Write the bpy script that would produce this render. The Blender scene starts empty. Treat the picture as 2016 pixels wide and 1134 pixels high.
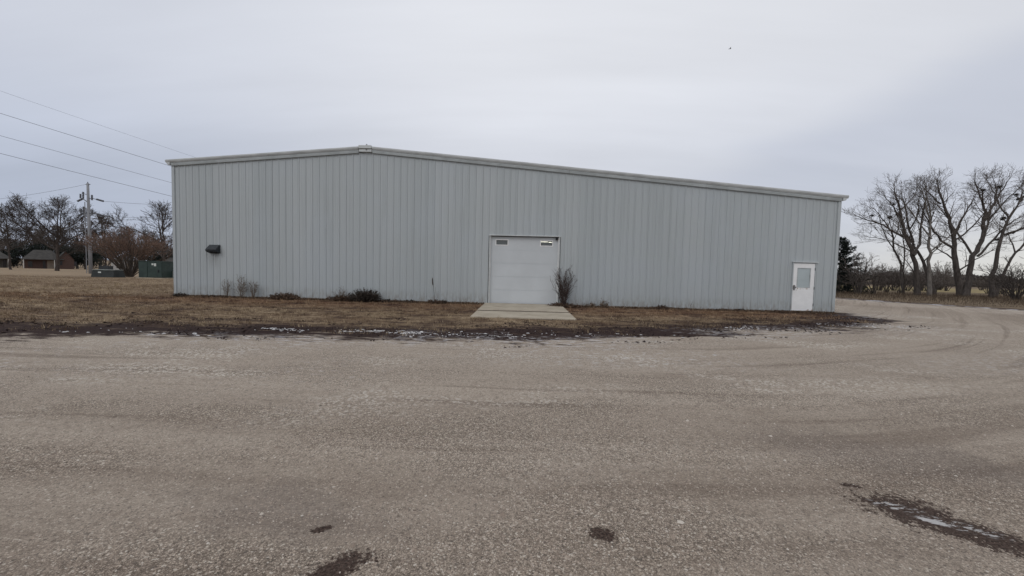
import bpy, math, random
import numpy as np
from mathutils import Vector, Matrix, noise as mnoise
R = math.radians
C = bpy.context.scene.collection
rng = random.Random(7)
nrg = np.random.default_rng(11)

# ------------------------------------------------------------------ camera
FPX, PITCH, ROLL, YAW = 758.14, .0490, .0241, -.0270          # focal length in px of a 2016 px wide frame
CAM = Vector((1.479, -17.1246, 1.595))
fw = Vector((math.sin(YAW)*math.cos(PITCH), math.cos(YAW)*math.cos(PITCH), -math.sin(PITCH)))
_r0 = Vector((math.cos(YAW), -math.sin(YAW), 0)); _u0 = _r0.cross(fw)
rt = _r0*math.cos(ROLL) + _u0*math.sin(ROLL)
up = -_r0*math.sin(ROLL) + _u0*math.cos(ROLL)
cd = bpy.data.cameras.new('camera'); cam = bpy.data.objects.new('camera', cd); C.objects.link(cam)
cd.sensor_width = 36; cd.lens = 36*FPX/2016; cd.clip_start = .05; cd.clip_end = 4000
m = Matrix((rt, up, -fw)).transposed().to_4x4(); m.translation = CAM
cam.matrix_world = m
S = bpy.context.scene
S.camera = cam
S.view_settings.view_transform = 'Standard'; S.view_settings.look = 'None'
S.view_settings.exposure = 0; S.view_settings.gamma = 1

# ------------------------------------------------------------------ node helper
class NT:
    def __init__(s, tree): s.t = tree; s.n = tree.nodes; s.l = tree.links
    def put(s, sock, v):
        if v is None: return
        if hasattr(v, 'is_linked') or isinstance(v, bpy.types.NodeSocket): s.l.new(v, sock)
        else:
            if isinstance(v, (tuple, list)) and len(v) == 3 and sock.type == 'RGBA': v = (*v, 1)
            sock.default_value = v
    def node(s, typ, ins=None, **kw):
        n = s.n.new('ShaderNode'+typ)
        for k, v in kw.items(): setattr(n, k, v)
        for k, v in (ins or {}).items(): s.put(n.inputs[k], v)
        return n
    def math(s, op, a, b=None, c=None, clamp=False):
        n = s.node('Math', operation=op, use_clamp=clamp); s.put(n.inputs[0], a); s.put(n.inputs[1], b); s.put(n.inputs[2], c)
        return n.outputs[0]
    def ss(s, v, a, b, lo=0., hi=1.):
        n = s.node('MapRange', interpolation_type='SMOOTHSTEP'); 
        for i, q in enumerate((v, a, b, lo, hi)): s.put(n.inputs[i], q)
        return n.outputs[0]
    def lin(s, v, a, b, lo=0., hi=1.):
        n = s.node('MapRange')
        for i, q in enumerate((v, a, b, lo, hi)): s.put(n.inputs[i], q)
        return n.outputs[0]
    def mix(s, f, a, b, mode='MIX'):
        n = s.node('Mix', data_type='RGBA', blend_type=mode); s.put(n.inputs[0], f); s.put(n.inputs[6], a); s.put(n.inputs[7], b)
        return n.outputs[2]
    def vec(s, op, a, b=None):
        n = s.node('VectorMath', operation=op); s.put(n.inputs[0], a)
        if b is not None: s.put(n.inputs[1], b)
        return n.outputs['Value'] if op in ('LENGTH', 'DOT_PRODUCT') else n.outputs[0]
    def noise(s, v, scale, detail=3., rough=.55, out='Fac', dist=0.):
        n = s.node('TexNoise', {'Vector': v, 'Scale': scale, 'Detail': detail, 'Roughness': rough, 'Distortion': dist})
        return n.outputs[out]
    def mapping(s, v, loc=(0,0,0), rot=(0,0,0), sc=(1,1,1), typ='POINT'):
        n = s.node('Mapping', {'Vector': v, 'Location': loc, 'Rotation': rot, 'Scale': sc}, vector_type=typ)
        return n.outputs[0]
    def sep(s, v):
        n = s.node('SeparateXYZ', {0: v}); return n.outputs
    def comb(s, x, y, z):
        n = s.node('CombineXYZ', {0: x, 1: y, 2: z}); return n.outputs[0]

# ------------------------------------------------------------------ sky and sun (thin overcast)
SUN_EL, SUN_AZ = R(38), R(205)          # behind the camera, a little to its right
W = bpy.data.worlds.new('World'); S.world = W; W.use_nodes = True
W.node_tree.nodes.clear()
t = NT(W.node_tree)
sky = t.node('TexSky', sky_type='NISHITA', sun_disc=False, sun_elevation=SUN_EL, sun_rotation=SUN_AZ)
d = t.node('TexCoord').outputs['Generated']
dx, dy, dz = t.sep(d)
proj = t.vec('DIVIDE', d, t.comb(t.math('ADD', t.math('MAXIMUM', dz, 0.), .22), t.math('ADD', t.math('MAXIMUM', dz, 0.), .22), t.math('ADD', t.math('MAXIMUM', dz, 0.), .22)))
n1 = t.noise(t.mapping(proj, rot=(0,0,R(-28)), sc=(.35,.8,1)), 1.3, 4, .5)
n2 = t.noise(t.mapping(proj, rot=(0,0,R(-35)), sc=(.22,1.4,1)), 2.0, 5, .55)
zen = t.ss(dz, .0, .55)
base = t.mix(zen, (5.9,6.2,7.0), (7.7,7.87,8.35))          # horizon -> high
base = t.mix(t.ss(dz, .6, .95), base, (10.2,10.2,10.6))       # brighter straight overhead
left = t.math('MULTIPLY', t.ss(dx, -.2, -.85), t.ss(dz, .38, .04))
base = t.mix(left, base, (3.7,4.3,5.6))
base = t.mix(t.math('MULTIPLY', t.ss(dx, -.05, -.85), .55), base, (5.2,5.6,6.6))
right = t.math('MULTIPLY', t.ss(dx, .45, .8), t.ss(dz, .16, .0))
base = t.mix(t.math('MULTIPLY', right, .85), base, (7.3,7.15,6.7))
cl = t.math('ADD', t.lin(n1, .3, .7, .92, 1.06), t.lin(n2, .3, .7, -.055, .045))
base = t.vec('MULTIPLY', base, t.comb(cl, cl, cl))
def _dir(px, py): return (fw*FPX + rt*(px-1008) - up*(py-567)).normalized()
_n = _dir(1380, 350).cross(_dir(2016, 105)).normalized()
if _n.dot(_dir(1700, 350)) < 0: _n.negate()                       # the edge of a darker cloud bank on the right
bd_ = t.math('ADD', t.vec('DOT_PRODUCT', d, tuple(_n)), t.lin(n2, .3, .7, -.035, .035))
bank = t.math('MULTIPLY', t.math('MULTIPLY', t.ss(bd_, -.05, .035), t.ss(bd_, .30, .04)), t.ss(dx, .25, .6))
base = t.mix(t.math('MULTIPLY', bank, .45), base, (4.75,5.15,6.2))
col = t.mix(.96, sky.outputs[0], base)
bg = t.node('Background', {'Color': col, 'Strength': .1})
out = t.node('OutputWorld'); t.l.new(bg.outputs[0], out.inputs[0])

sd = bpy.data.lights.new('sun', 'SUN'); sun = bpy.data.objects.new('sun', sd); C.objects.link(sun)
sd.energy = .5; sd.angle = R(25); sd.color = (1, .96, .9)
sdir = Vector((math.sin(SUN_AZ)*math.cos(SUN_EL), math.cos(SUN_AZ)*math.cos(SUN_EL), math.sin(SUN_EL)))
sun.rotation_euler = sdir.to_track_quat('Z', 'Y').to_euler()

# ------------------------------------------------------------------ helpers
def gz(x, y):                                                   # the lawn falls away gently beyond the building's left
    s = min(max((-10-x)/12, 0), 1); s = s*s*(3-2*s)
    return -.018*min(max(y-14, 0), 95)*s
def P(px, py, depth):                                           # a point in the place at a given distance ahead of where the photo was taken
    return CAM + fw*depth + rt*((px-1008)/FPX*depth) - up*((py-567)/FPX*depth)
def foot(px, depth):
    p = P(px, 530, depth); return Vector((p.x, p.y, gz(p.x, p.y)))

class MB:
    def __init__(s): s.v = []; s.f = []; s.mi = []; s.cur = 0
    def add(s, vs, fs):
        b = len(s.v); s.v.extend([tuple(q) for q in vs]); s.f.extend([tuple(i+b for i in f) for f in fs]); s.mi.extend([s.cur]*len(fs)); return s
    def box(s, x0, x1, y0, y1, z0, z1):
        return s.add([(x0,y0,z0),(x1,y0,z0),(x1,y1,z0),(x0,y1,z0),(x0,y0,z1),(x1,y0,z1),(x1,y1,z1),(x0,y1,z1)],
                     [(0,3,2,1),(4,5,6,7),(0,1,5,4),(1,2,6,5),(2,3,7,6),(3,0,4,7)])
    def prism(s, prof, a, b):                                   # prof: ring of offsets, extruded between two frames given as functions
        n = len(prof); vs = [a(*q) for q in prof]+[b(*q) for q in prof]
        return s.add(vs, [(i,(i+1)%n,n+(i+1)%n,n+i) for i in range(n)]+[tuple(range(n))[::-1], tuple(range(n,2*n))])
    def tube(s, pts, rad, n=5, cap=False):
        k = len(pts); vs = []; fs = []
        pts = [Vector(p) for p in pts]; ref = None
        for i, p in enumerate(pts):
            dr = (pts[min(i+1,k-1)]-pts[max(i-1,0)])
            if dr.length < 1e-9: dr = Vector((0,0,1))
            dr.normalize()
            if ref is None or abs(ref.dot(dr)) > .99: ref = Vector((1,0,0)) if abs(dr.x) < .8 else Vector((0,1,0))
            a = dr.cross(ref).normalized(); b = dr.cross(a); ref = b.cross(dr)*-1 if False else ref
            r = rad[i] if hasattr(rad, '__len__') else rad
            for j in range(n):
                an = 2*math.pi*j/n; vs.append(p + a*(r*math.cos(an)) + b*(r*math.sin(an)))
        for i in range(k-1):
            for j in range(n): fs.append((i*n+j, i*n+(j+1)%n, (i+1)*n+(j+1)%n, (i+1)*n+j))
        if cap: fs += [tuple(range(n))[::-1], tuple(range((k-1)*n, k*n))]
        return s.add(vs, fs)
    def build(s, name, mat, parent=None, smooth=False):
        v = s.v; q = parent
        while q is not None and q.parent is not None: q = q.parent
        if q is not None:
            ox, oy, oz = q.location; v = [(a-ox, b-oy, c-oz) for a, b, c in v]
        me = bpy.data.meshes.new(name); me.from_pydata(v, [], s.f); me.update()
        for q in (mat if isinstance(mat, (list, tuple)) else [mat]): me.materials.append(q)
        if any(s.mi): me.polygons.foreach_set('material_index', s.mi)
        if smooth: me.polygons.foreach_set('use_smooth', [True]*len(me.polygons))
        o = bpy.data.objects.new(name, me); C.objects.link(o)
        if parent is not None:
            o.parent = parent
        return o
def bevel(o, w=.01, seg=2):
    b = o.modifiers.new('bevel', 'BEVEL'); b.width = w; b.segments = seg; b.limit_method = 'ANGLE'; b.angle_limit = R(40)
    return o
def tag(o, label=None, cat=None, group=None, kind=None):
    if label: o['label'] = label
    if cat: o['category'] = cat
    if group: o['group'] = group
    if kind: o['kind'] = kind
    return o
def empty(name, loc, label, cat, group=None):
    o = bpy.data.objects.new(name, None); C.objects.link(o); o.location = loc; o.empty_display_size = .3
    return tag(o, label, cat, group)

# ------------------------------------------------------------------ materials
def new_mat(name):
    mt = bpy.data.materials.new(name); mt.use_nodes = True; mt.node_tree.nodes.clear(); return mt, NT(mt.node_tree)
def finish(t, color, rough=.7, normal=None, spec=.4, metal=0., alpha=None):
    b = t.node('BsdfPrincipled', {'Base Color': color, 'Roughness': rough, 'Specular IOR Level': spec, 'Metallic': metal})
    if normal is not None: t.l.new(normal, b.inputs['Normal'])
    o = t.node('OutputMaterial'); t.l.new(b.outputs[0], o.inputs[0]); return b
def bump(t, h, strength=.3, dist=.02):
    return t.node('Bump', {'Strength': strength, 'Distance': dist, 'Height': h}).outputs[0]
def simple(name, c, rough=.7, var=.25, scale=4., spec=.3, metal=0., bmp=0., stretch=(1,1,1), c2=None):
    mt, t = new_mat(name)
    p = t.mapping(t.node('NewGeometry').outputs['Position'], sc=stretch)
    n = t.noise(p, scale, 5, .6)
    lo = tuple(x*(1-var) for x in c); hi = c2 or tuple(min(1, x*(1+var)) for x in c)
    col = t.mix(t.ss(n, .3, .7), lo, hi)
    finish(t, col, rough, bump(t, t.noise(p, scale*6, 4, .6), bmp, .02) if bmp else None, spec, metal)
    return mt

# ---- terrain shader, shared by lawn and gravel: 'edge' is the distance to the gravel's border (plus = on the gravel)
def terrain_mat():
    mt, t = new_mat('terrain')
    g = t.node('NewGeometry').outputs['Position']
    e0 = t.node('Attribute', attribute_name='edge').outputs['Fac']
    ver = t.node('Attribute', attribute_name='verge').outputs['Fac']      # 0 in front of the building, 1 on the far right verge
    X, Y, Z = t.sep(g)
    wob = t.math('ADD', t.math('MULTIPLY', t.math('SUBTRACT', t.noise(t.mapping(g, sc=(.45,1.2,1)), .9, 4, .6), .5), 3.4),
                 t.math('MULTIPLY', t.math('SUBTRACT', t.noise(t.mapping(g, sc=(.8,1.6,1)), 5, 4, .65), .5), 1.5))
    wob = t.math('ADD', wob, t.math('MULTIPLY', t.math('SUBTRACT', t.noise(t.mapping(g, loc=(9,2,0), sc=(.5,1.9,1)), 2.3, 6, .7), .5), 2.2))
    w = t.math('ADD', e0, wob)
    # gravel
    drift = t.math('SUBTRACT', Y, t.math('MULTIPLY', t.math('POWER', t.math('MAXIMUM', t.math('SUBTRACT', X, 3.), 0.), 1.9), .042))
    drift = t.math('ADD', drift, t.math('MULTIPLY', t.math('SUBTRACT', t.noise(g, .12, 2, .5), .5), .9))
    track = t.comb(t.math('MULTIPLY', X, .045), drift, 0.)
    tr1 = t.noise(track, 1.1, 5, .6); tr2 = t.noise(t.vec('ADD', track, (31., 7., 0.)), 3.6, 2, .5)
    blot = t.noise(g, .55, 5, .6); blot2 = t.noise(g, 2.3, 4, .6)
    v1 = t.node('TexVoronoi', {'Vector': g, 'Scale': 88., 'Randomness': 1.}); v2 = t.node('TexVoronoi', {'Vector': g, 'Scale': 230.}); v3 = t.node('TexVoronoi', {'Vector': t.mapping(g, loc=(3,5,0)), 'Scale': 31.})
    s1 = t.sep(v1.outputs['Color'])[0]; s2 = t.sep(v2.outputs['Color'])[1]; s3 = t.sep(v3.outputs['Color'])[2]
    gcol = t.mix(t.ss(blot, .25, .75), (.292,.243,.195), (.354,.301,.247))
    gcol = t.mix(t.math('MULTIPLY', t.ss(e0, 6.5, 2.5), .75), gcol, (.430,.370,.306))                  # dusty pale driving lane
    gcol = t.mix(t.math('MULTIPLY', t.ss(tr1, .46, .62), .5), gcol, (.460,.398,.329))
    gcol = t.mix(t.math('MULTIPLY', t.ss(tr2, .54, .70), .55), gcol, (.20,.158,.126))
    gcol = t.mix(t.math('MULTIPLY', t.ss(blot2, .56, .72), .35), gcol, (.25,.20,.165))
    coarse = t.math('MULTIPLY', t.ss(t.noise(t.comb(t.math('MULTIPLY', X, .35), drift, 0.), 1.0, 4, .55), .42, .62), t.lin(Y, -12, -9, 1., .55))                       # where loose stone lies thicker
    amt = t.math('ADD', .30, t.math('MULTIPLY', coarse, .55))
    val = t.math('ADD', t.math('ADD', t.lin(s1, 0, 1, -.5, .5), t.lin(s2, 0, 1, -.55, .55)), t.lin(t.noise(g, 190, 2, .6), .3, .7, -.3, .3))
    val = t.math('ADD', t.math('ADD', 1.0, t.math('MULTIPLY', coarse, .16)), t.math('MULTIPLY', t.math('MULTIPLY', val, amt), 1.1))
    gcol = t.vec('MULTIPLY', gcol, t.comb(val, val, val))
    gap = t.math('MULTIPLY', t.ss(t.math('ADD', v1.outputs['Distance'], v2.outputs['Distance']), .78, 1.1), amt)
    gcol = t.mix(t.math('MULTIPLY', gap, .75), gcol, (.085,.066,.052))
    pal = t.math('MULTIPLY', t.math('GREATER_THAN', s1, .9), t.math('GREATER_THAN', s3, .35))
    gcol = t.mix(t.math('MULTIPLY', pal, t.math('ADD', .22, t.math('MULTIPLY', coarse, .3))), gcol, (.62,.57,.49))
    spz = t.math('MULTIPLY', t.ss(t.noise(t.mapping(g, loc=(1.3,4,0), sc=(.45,1.1,1)), .75, 4, .6), .50, .64), t.math('MULTIPLY', t.ss(e0, .1, .8), t.ss(e0, 6.5, 3.)))
    spk = t.math('MULTIPLY', t.ss(s3, .70, .80), spz)
    gcol = t.mix(t.math('MULTIPLY', spk, .72), gcol, (.60,.555,.49))          # scattered pale crushed stone
    spd = t.math('MULTIPLY', t.ss(s3, .16, .10), t.ss(e0, .2, 1.))
    gcol = t.mix(t.math('MULTIPLY', spd, .30), gcol, (.17,.135,.108))
    drk = t.math('MULTIPLY', t.math('LESS_THAN', s1, .05), t.math('GREATER_THAN', s2, .4))
    gcol = t.mix(t.math('MULTIPLY', drk, .5), gcol, (.07,.065,.065))
    # frost and white dust near the border
    frn = t.noise(t.mapping(g, sc=(.9,1.5,1)), 7, 5, .75)
    frz = t.math('MULTIPLY', t.ss(t.noise(t.mapping(g, sc=(.22,.5,1)), .9, 2, .5), .47, .60), t.math('MULTIPLY', t.ss(e0, -1.2, .3), t.ss(e0, 4.6, 1.5)))
    gcol = t.mix(t.math('MULTIPLY', t.math('MULTIPLY', t.ss(frn, .55, .64), frz), .65), gcol, (.58,.56,.56))
    # damp dark patches with a shape of their own
    wet = None; snow = None
    for cx, cy, rx, ry, rot, kind in ((4.19,-14.49,.27,.19,-28,0),(4.42,-14.73,.40,.13,-35,0),(.31,-14.9,.06,.022,28,0),(.54,-15.19,.17,.07,38,0),(2.01,-14.85,.07,.05,-20,0),(4.02,-14.17,.07,.03,-15,0),
                                  (4.22,-14.585,.09,.03,-32,1),(4.35,-14.625,.24,.06,-28,2),(4.12,-14.43,.16,.05,-22,2),(4.9,-13.7,1.5,.55,-18,3),(.0,-14.75,.75,.30,-10,3),(2.9,-10.3,3.2,.7,4,4),(11.5,-9.4,4.,1.,12,4)):
        q = t.mapping(g, loc=(cx,cy,0), rot=(0,0,R(rot)), sc=(rx,ry,1.), typ='TEXTURE')
        qx, qy, _ = t.sep(q); dd = t.math('SQRT', t.math('ADD', t.math('MULTIPLY', qx, qx), t.math('MULTIPLY', qy, qy)))
        if kind == 0:
            k = t.ss(t.math('ADD', dd, t.math('ADD', t.lin(t.noise(g, 9, 3, .7), .3, .7, -.55, .55), t.lin(t.noise(g, 38, 3, .75), .3, .7, -.6, .6))), 1.32, .85)
            wet = k if wet is None else t.math('MAXIMUM', wet, k)
        elif kind in (1, 2):
            nn = t.lin(t.noise(t.mapping(g, rot=(0,0,R(30)), sc=(.5,1.6,1)), 22, 4, .7), .3, .7, -.45, .45)
            k = t.ss(t.math('ADD', dd, nn) if kind == 1 else t.math('ADD', t.math('MULTIPLY', dd, .6), t.math('MULTIPLY', nn, 2.2)), 1.0, .75) if kind == 1 else t.math('MULTIPLY', t.ss(dd, 1.2, .6), t.ss(nn, .04, .17))
            snow = k if snow is None else t.math('MAXIMUM', snow, k)
        elif kind == 3:
            gcol = t.mix(t.math('MULTIPLY', t.ss(t.math('ADD', dd, t.lin(blot2, .3, .7, -.4, .4)), 1.2, .3), .38), gcol, (.15,.125,.11))
        else:
            gcol = t.mix(t.math('MULTIPLY', t.math('MULTIPLY', t.ss(dd, 1.2, .2), t.ss(frn, .5, .62)), .5), gcol, (.52,.50,.48))
    soilc = t.mix(t.ss(t.noise(g, 60, 3, .7), .35, .65), (.020,.013,.011), (.085,.058,.048))
    gcol = t.mix(t.math('MULTIPLY', wet, .93), gcol, soilc)
    gcol = t.mix(t.math('MULTIPLY', snow, .75), gcol, (.58,.57,.56))
    # dead lawn
    l1 = t.noise(t.mapping(g, sc=(.5,1,1)), .7, 5, .62); l2 = t.noise(t.mapping(g, sc=(.7,1.3,1)), 3.1, 5, .7); l3 = t.noise(g, 26, 4, .75)
    lcol = t.mix(t.ss(l1, .34, .66), (.215,.155,.100), (.375,.298,.198))
    lcol = t.mix(t.math('MULTIPLY', t.ss(l2, .44, .58), .8), lcol, (.105,.068,.046))
    near = t.math('MULTIPLY', t.ss(Y, -4.5, -1.2), t.math('MULTIPLY', t.ss(X, -17, -14), t.ss(X, 18, 15)))
    lcol = t.mix(t.math('MULTIPLY', t.math('MULTIPLY', near, t.ss(t.math('ADD', l1, l2), .8, 1.1)), .8), lcol, (.150,.076,.047))
    l4 = t.noise(t.mapping(g, sc=(.6,1.4,1)), 8.5, 4, .7)
    lcol = t.mix(t.math('MULTIPLY', t.ss(l4, .52, .66), .6), lcol, (.40,.32,.215))
    lcol = t.mix(t.math('MULTIPLY', t.ss(l4, .46, .34), .65), lcol, (.085,.055,.042))
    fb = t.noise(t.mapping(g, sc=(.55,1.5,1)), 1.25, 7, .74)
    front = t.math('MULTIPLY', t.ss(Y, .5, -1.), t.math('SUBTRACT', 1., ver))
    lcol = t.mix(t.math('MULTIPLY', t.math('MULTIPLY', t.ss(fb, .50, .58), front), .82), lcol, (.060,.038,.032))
    lcol = t.mix(t.ss(l3, .35, .75), t.vec('MULTIPLY', lcol, (.62,.58,.55)), t.vec('MULTIPLY', lcol, (1.25,1.25,1.25)))
    far = t.ss(Y, 12, 26)
    lcol = t.mix(t.math('MULTIPLY', far, .65), lcol, (.31,.24,.165))
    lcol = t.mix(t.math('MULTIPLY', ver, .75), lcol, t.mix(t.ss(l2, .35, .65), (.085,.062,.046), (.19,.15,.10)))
    strip = t.math('MULTIPLY', t.ss(Y, 30, 36), t.ss(Y, 62, 50))
    lcol = t.mix(t.math('MULTIPLY', t.math('MULTIPLY', strip, ver), t.math('MULTIPLY', t.ss(l1, .3, .6), .85)), lcol, (.33,.27,.13))
    # bare wet soil between lawn and gravel
    sn = t.noise(t.mapping(g, sc=(.45,1.4,1)), 2.2, 8, .78)
    band = t.math('MULTIPLY', t.ss(w, -2.3, -1.2), t.ss(w, .55, -.1))
    band = t.math('MULTIPLY', band, t.ss(sn, .31, .45))
    soil = t.mix(t.ss(l3, .3, .7), (.013,.008,.008), (.046,.029,.027))
    lcol = t.mix(t.math('MULTIPLY', t.ss(w, -3.6, -1.2), .35), lcol, (.10,.075,.058))
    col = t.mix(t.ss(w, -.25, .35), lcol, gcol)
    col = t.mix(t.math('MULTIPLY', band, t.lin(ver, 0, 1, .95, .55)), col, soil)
    icn = t.noise(t.mapping(g, sc=(.6,2.0,1)), 5.5, 5, .72)
    icz = t.math('MULTIPLY', t.math('MULTIPLY', t.ss(w, -1.0, -.2), t.ss(w, 1.9, .4)), t.ss(t.noise(t.mapping(g, loc=(4.2,0,0), sc=(.3,.5,1)), .8, 2, .5), .45, .56))
    col = t.mix(t.math('MULTIPLY', t.math('MULTIPLY', t.ss(icn, .54, .585), icz), .6), col, (.60,.59,.60))
    vi = t.math('MULTIPLY', t.math('MULTIPLY', t.ss(e0, -1.5, -.7), t.ss(e0, .15, -.35)), t.math('MULTIPLY', ver, t.ss(Y, 1., 4.)))
    col = t.mix(t.math('MULTIPLY', t.math('MULTIPLY', vi, t.ss(t.noise(t.mapping(g, sc=(.5,.5,1)), 2.2, 5, .7), .50, .58)), .85), col, (.62,.61,.63))
    gm = t.ss(w, -.2, .4)
    h = t.math('ADD', t.math('MULTIPLY', t.math('ADD', v1.outputs['Distance'], t.math('MULTIPLY', v2.outputs['Distance'], .5)), t.math('MULTIPLY', gm, -1.)), t.math('MULTIPLY', t.math('SUBTRACT', 1., gm), t.math('ADD', l3, l2)))
    rough = t.mix(snow, (.95,.95,.95), (.75,.75,.75))
    finish(t, col, t.sep(rough)[0], bump(t, h, .55, .012), .08)
    return mt
M_TER = terrain_mat()

# ------------------------------------------------------------------ gravel lot outline and terrain sheets
FRONT = [(-120,-20),(-60,-16.),(-26,-11.6),(-15,-10.3),(-9.1,-9.64),(-6.17,-8.95),(0,-8.5),(3.5,-7.9),(6.87,-6.5),(10.5,-5.1),(12.9,-4.2),(14.4,-3.3),(15.2,-2.2),(15.5,-.9),(15.3,-.1),(15.3,12),(15.3,60)]
BACK = [(23.2,60),(24.0,22),(24.75,12.2),(26.0,8.8),(28.9,4.6),(33,-.5),(39,-8),(52,-22),(70,-45),(-120,-45)]
LOT = np.array(FRONT+BACK, float)
def inside(px, py):
    r = np.zeros(px.shape, bool); n = len(LOT); j = n-1
    for i in range(n):
        xi, yi = LOT[i]; xj, yj = LOT[j]
        c = ((yi > py) != (yj > py)) & (px < (xj-xi)*(py-yi)/((yj-yi) if yj != yi else 1e-9)+xi); r ^= c; j = i
    return r
def nearest(px, py):
    best = np.full(px.shape, 1e9); bx = px.copy(); by = py.copy(); n = len(LOT)
    for i in range(n):
        a = LOT[i]; b = LOT[(i+1) % n]; d = b-a; tt = np.clip(((px-a[0])*d[0]+(py-a[1])*d[1])/(d@d), 0, 1)
        qx, qy = a[0]+tt*d[0], a[1]+tt*d[1]; dd = np.hypot(px-qx, py-qy); k = dd < best
        best[k] = dd[k]; bx[k] = qx[k]; by[k] = qy[k]
    return best, bx, by
def signed(px, py):
    dd, _, _ = nearest(px, py); return np.where(inside(px, py), dd, -dd)
def gzn(x, y):
    s = np.clip((-10-x)/12, 0, 1); s = s*s*(3-2*s); return -.018*np.clip(y-14, 0, 95)*s
def sheet(name, xs, ys, z, keep_lot):
    X, Y = np.meshgrid(xs, ys); nx, ny = len(xs), len(ys)
    idx = np.arange(nx*ny).reshape(ny, nx)
    q = np.stack([idx[:-1,:-1], idx[:-1,1:], idx[1:,1:], idx[1:,:-1]], -1).reshape(-1, 4)
    x, y = X.ravel().copy(), Y.ravel().copy()
    if keep_lot:
        cx, cy = x[q].mean(1), y[q].mean(1); keep = inside(cx, cy)
        cnt = np.zeros(len(x)); np.add.at(cnt, q[keep].ravel(), 1)
        q = q[keep]
        e = (cnt > 0) & (cnt < 4) & (x > xs[0]+1e-6) & (x < xs[-1]-1e-6) & (y > ys[0]+1e-6) & (y < ys[-1]-1e-6)
        dd, bx, by = nearest(x[e], y[e]); x[e] = bx; y[e] = by
        used = np.unique(q); rm = np.full(len(x), -1); rm[used] = np.arange(len(used)); q = rm[q]; x, y = x[used], y[used]
    co = np.stack([x, y, gzn(x, y)+z], -1)
    me = bpy.data.meshes.new(name); me.from_pydata(co.tolist(), [], q.tolist()); me.update()
    a = me.attributes.new('edge', 'FLOAT', 'POINT'); a.data.foreach_set('value', signed(x, y).astype(np.float32))
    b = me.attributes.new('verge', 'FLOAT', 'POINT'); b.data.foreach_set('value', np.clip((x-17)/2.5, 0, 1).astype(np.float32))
    me.materials.append(M_TER); me.polygons.foreach_set('use_smooth', [True]*len(me.polygons))
    o = bpy.data.objects.new(name, me); C.objects.link(o); return tag(o, kind='structure')
def axis(a, b, step, far):
    core = list(np.arange(a, b+1e-6, step)); l = []; r = []; s = step
    p = a
    while p > -far: s *= 1.45; p -= s; l.append(max(p, -far))
    s = step; p = core[-1]
    while p < far: s *= 1.45; p += s; r.append(min(p, far))
    return np.array(l[::-1]+core+r)
sheet('ground', axis(-32, 46, .4, 1800), axis(-20, 28, .4, 1800), -.004, False)
sheet('gravel_lot', np.arange(-70, 60.01, .3), np.arange(-24, 50.01, .3), 0, True)

# ------------------------------------------------------------------ concrete apron
def concrete():
    mt, t = new_mat('old_concrete'); g = t.node('NewGeometry').outputs['Position']
    c = t.mix(t.ss(t.noise(g, 1.2, 5, .6), .3, .7), (.40,.35,.275), (.505,.45,.36))
    c = t.mix(t.math('MULTIPLY', t.ss(t.noise(t.mapping(g, sc=(.6,1.5,1)), 3, 5, .7), .48, .68), .6), c, (.26,.22,.165))
    n = t.noise(g, 70, 4, .7); c = t.mix(t.ss(n, .3, .75), t.vec('MULTIPLY', c, (.82,.82,.82)), c)
    finish(t, c, .9, bump(t, n, .25, .004), .2); return mt
M_CON = concrete()
mb = MB()
def slab(mb, x0, x1, y0, y1, z, seed):
    r = random.Random(seed); nx = 14
    top = [(x0+(x1-x0)*i/nx, y0+r.uniform(-.025,.025)) for i in range(nx+1)]
    bot = [(x1-(x1-x0)*i/nx, y1+r.uniform(-.006,.006)) for i in range(nx+1)]
    ring = top+bot
    mb.prism(ring, lambda a, b: (a, b, -.08), lambda a, b: (a, b, z))
slab(mb, -.17, 3.22, -2.86, .05, .066, 1); slab(mb, -.19, 3.25, -4.72, -2.93, .034, 2)
mb.cur = 1; mb.box(-.165, 3.215, -2.928, -2.862, -.08, .046)
M_SOIL = simple('packed_dark_soil', (.045,.034,.028), .95, .5, 14)
tag(bevel(mb.build('concrete_apron', [M_CON, M_SOIL]), .012), kind='structure')

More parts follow.
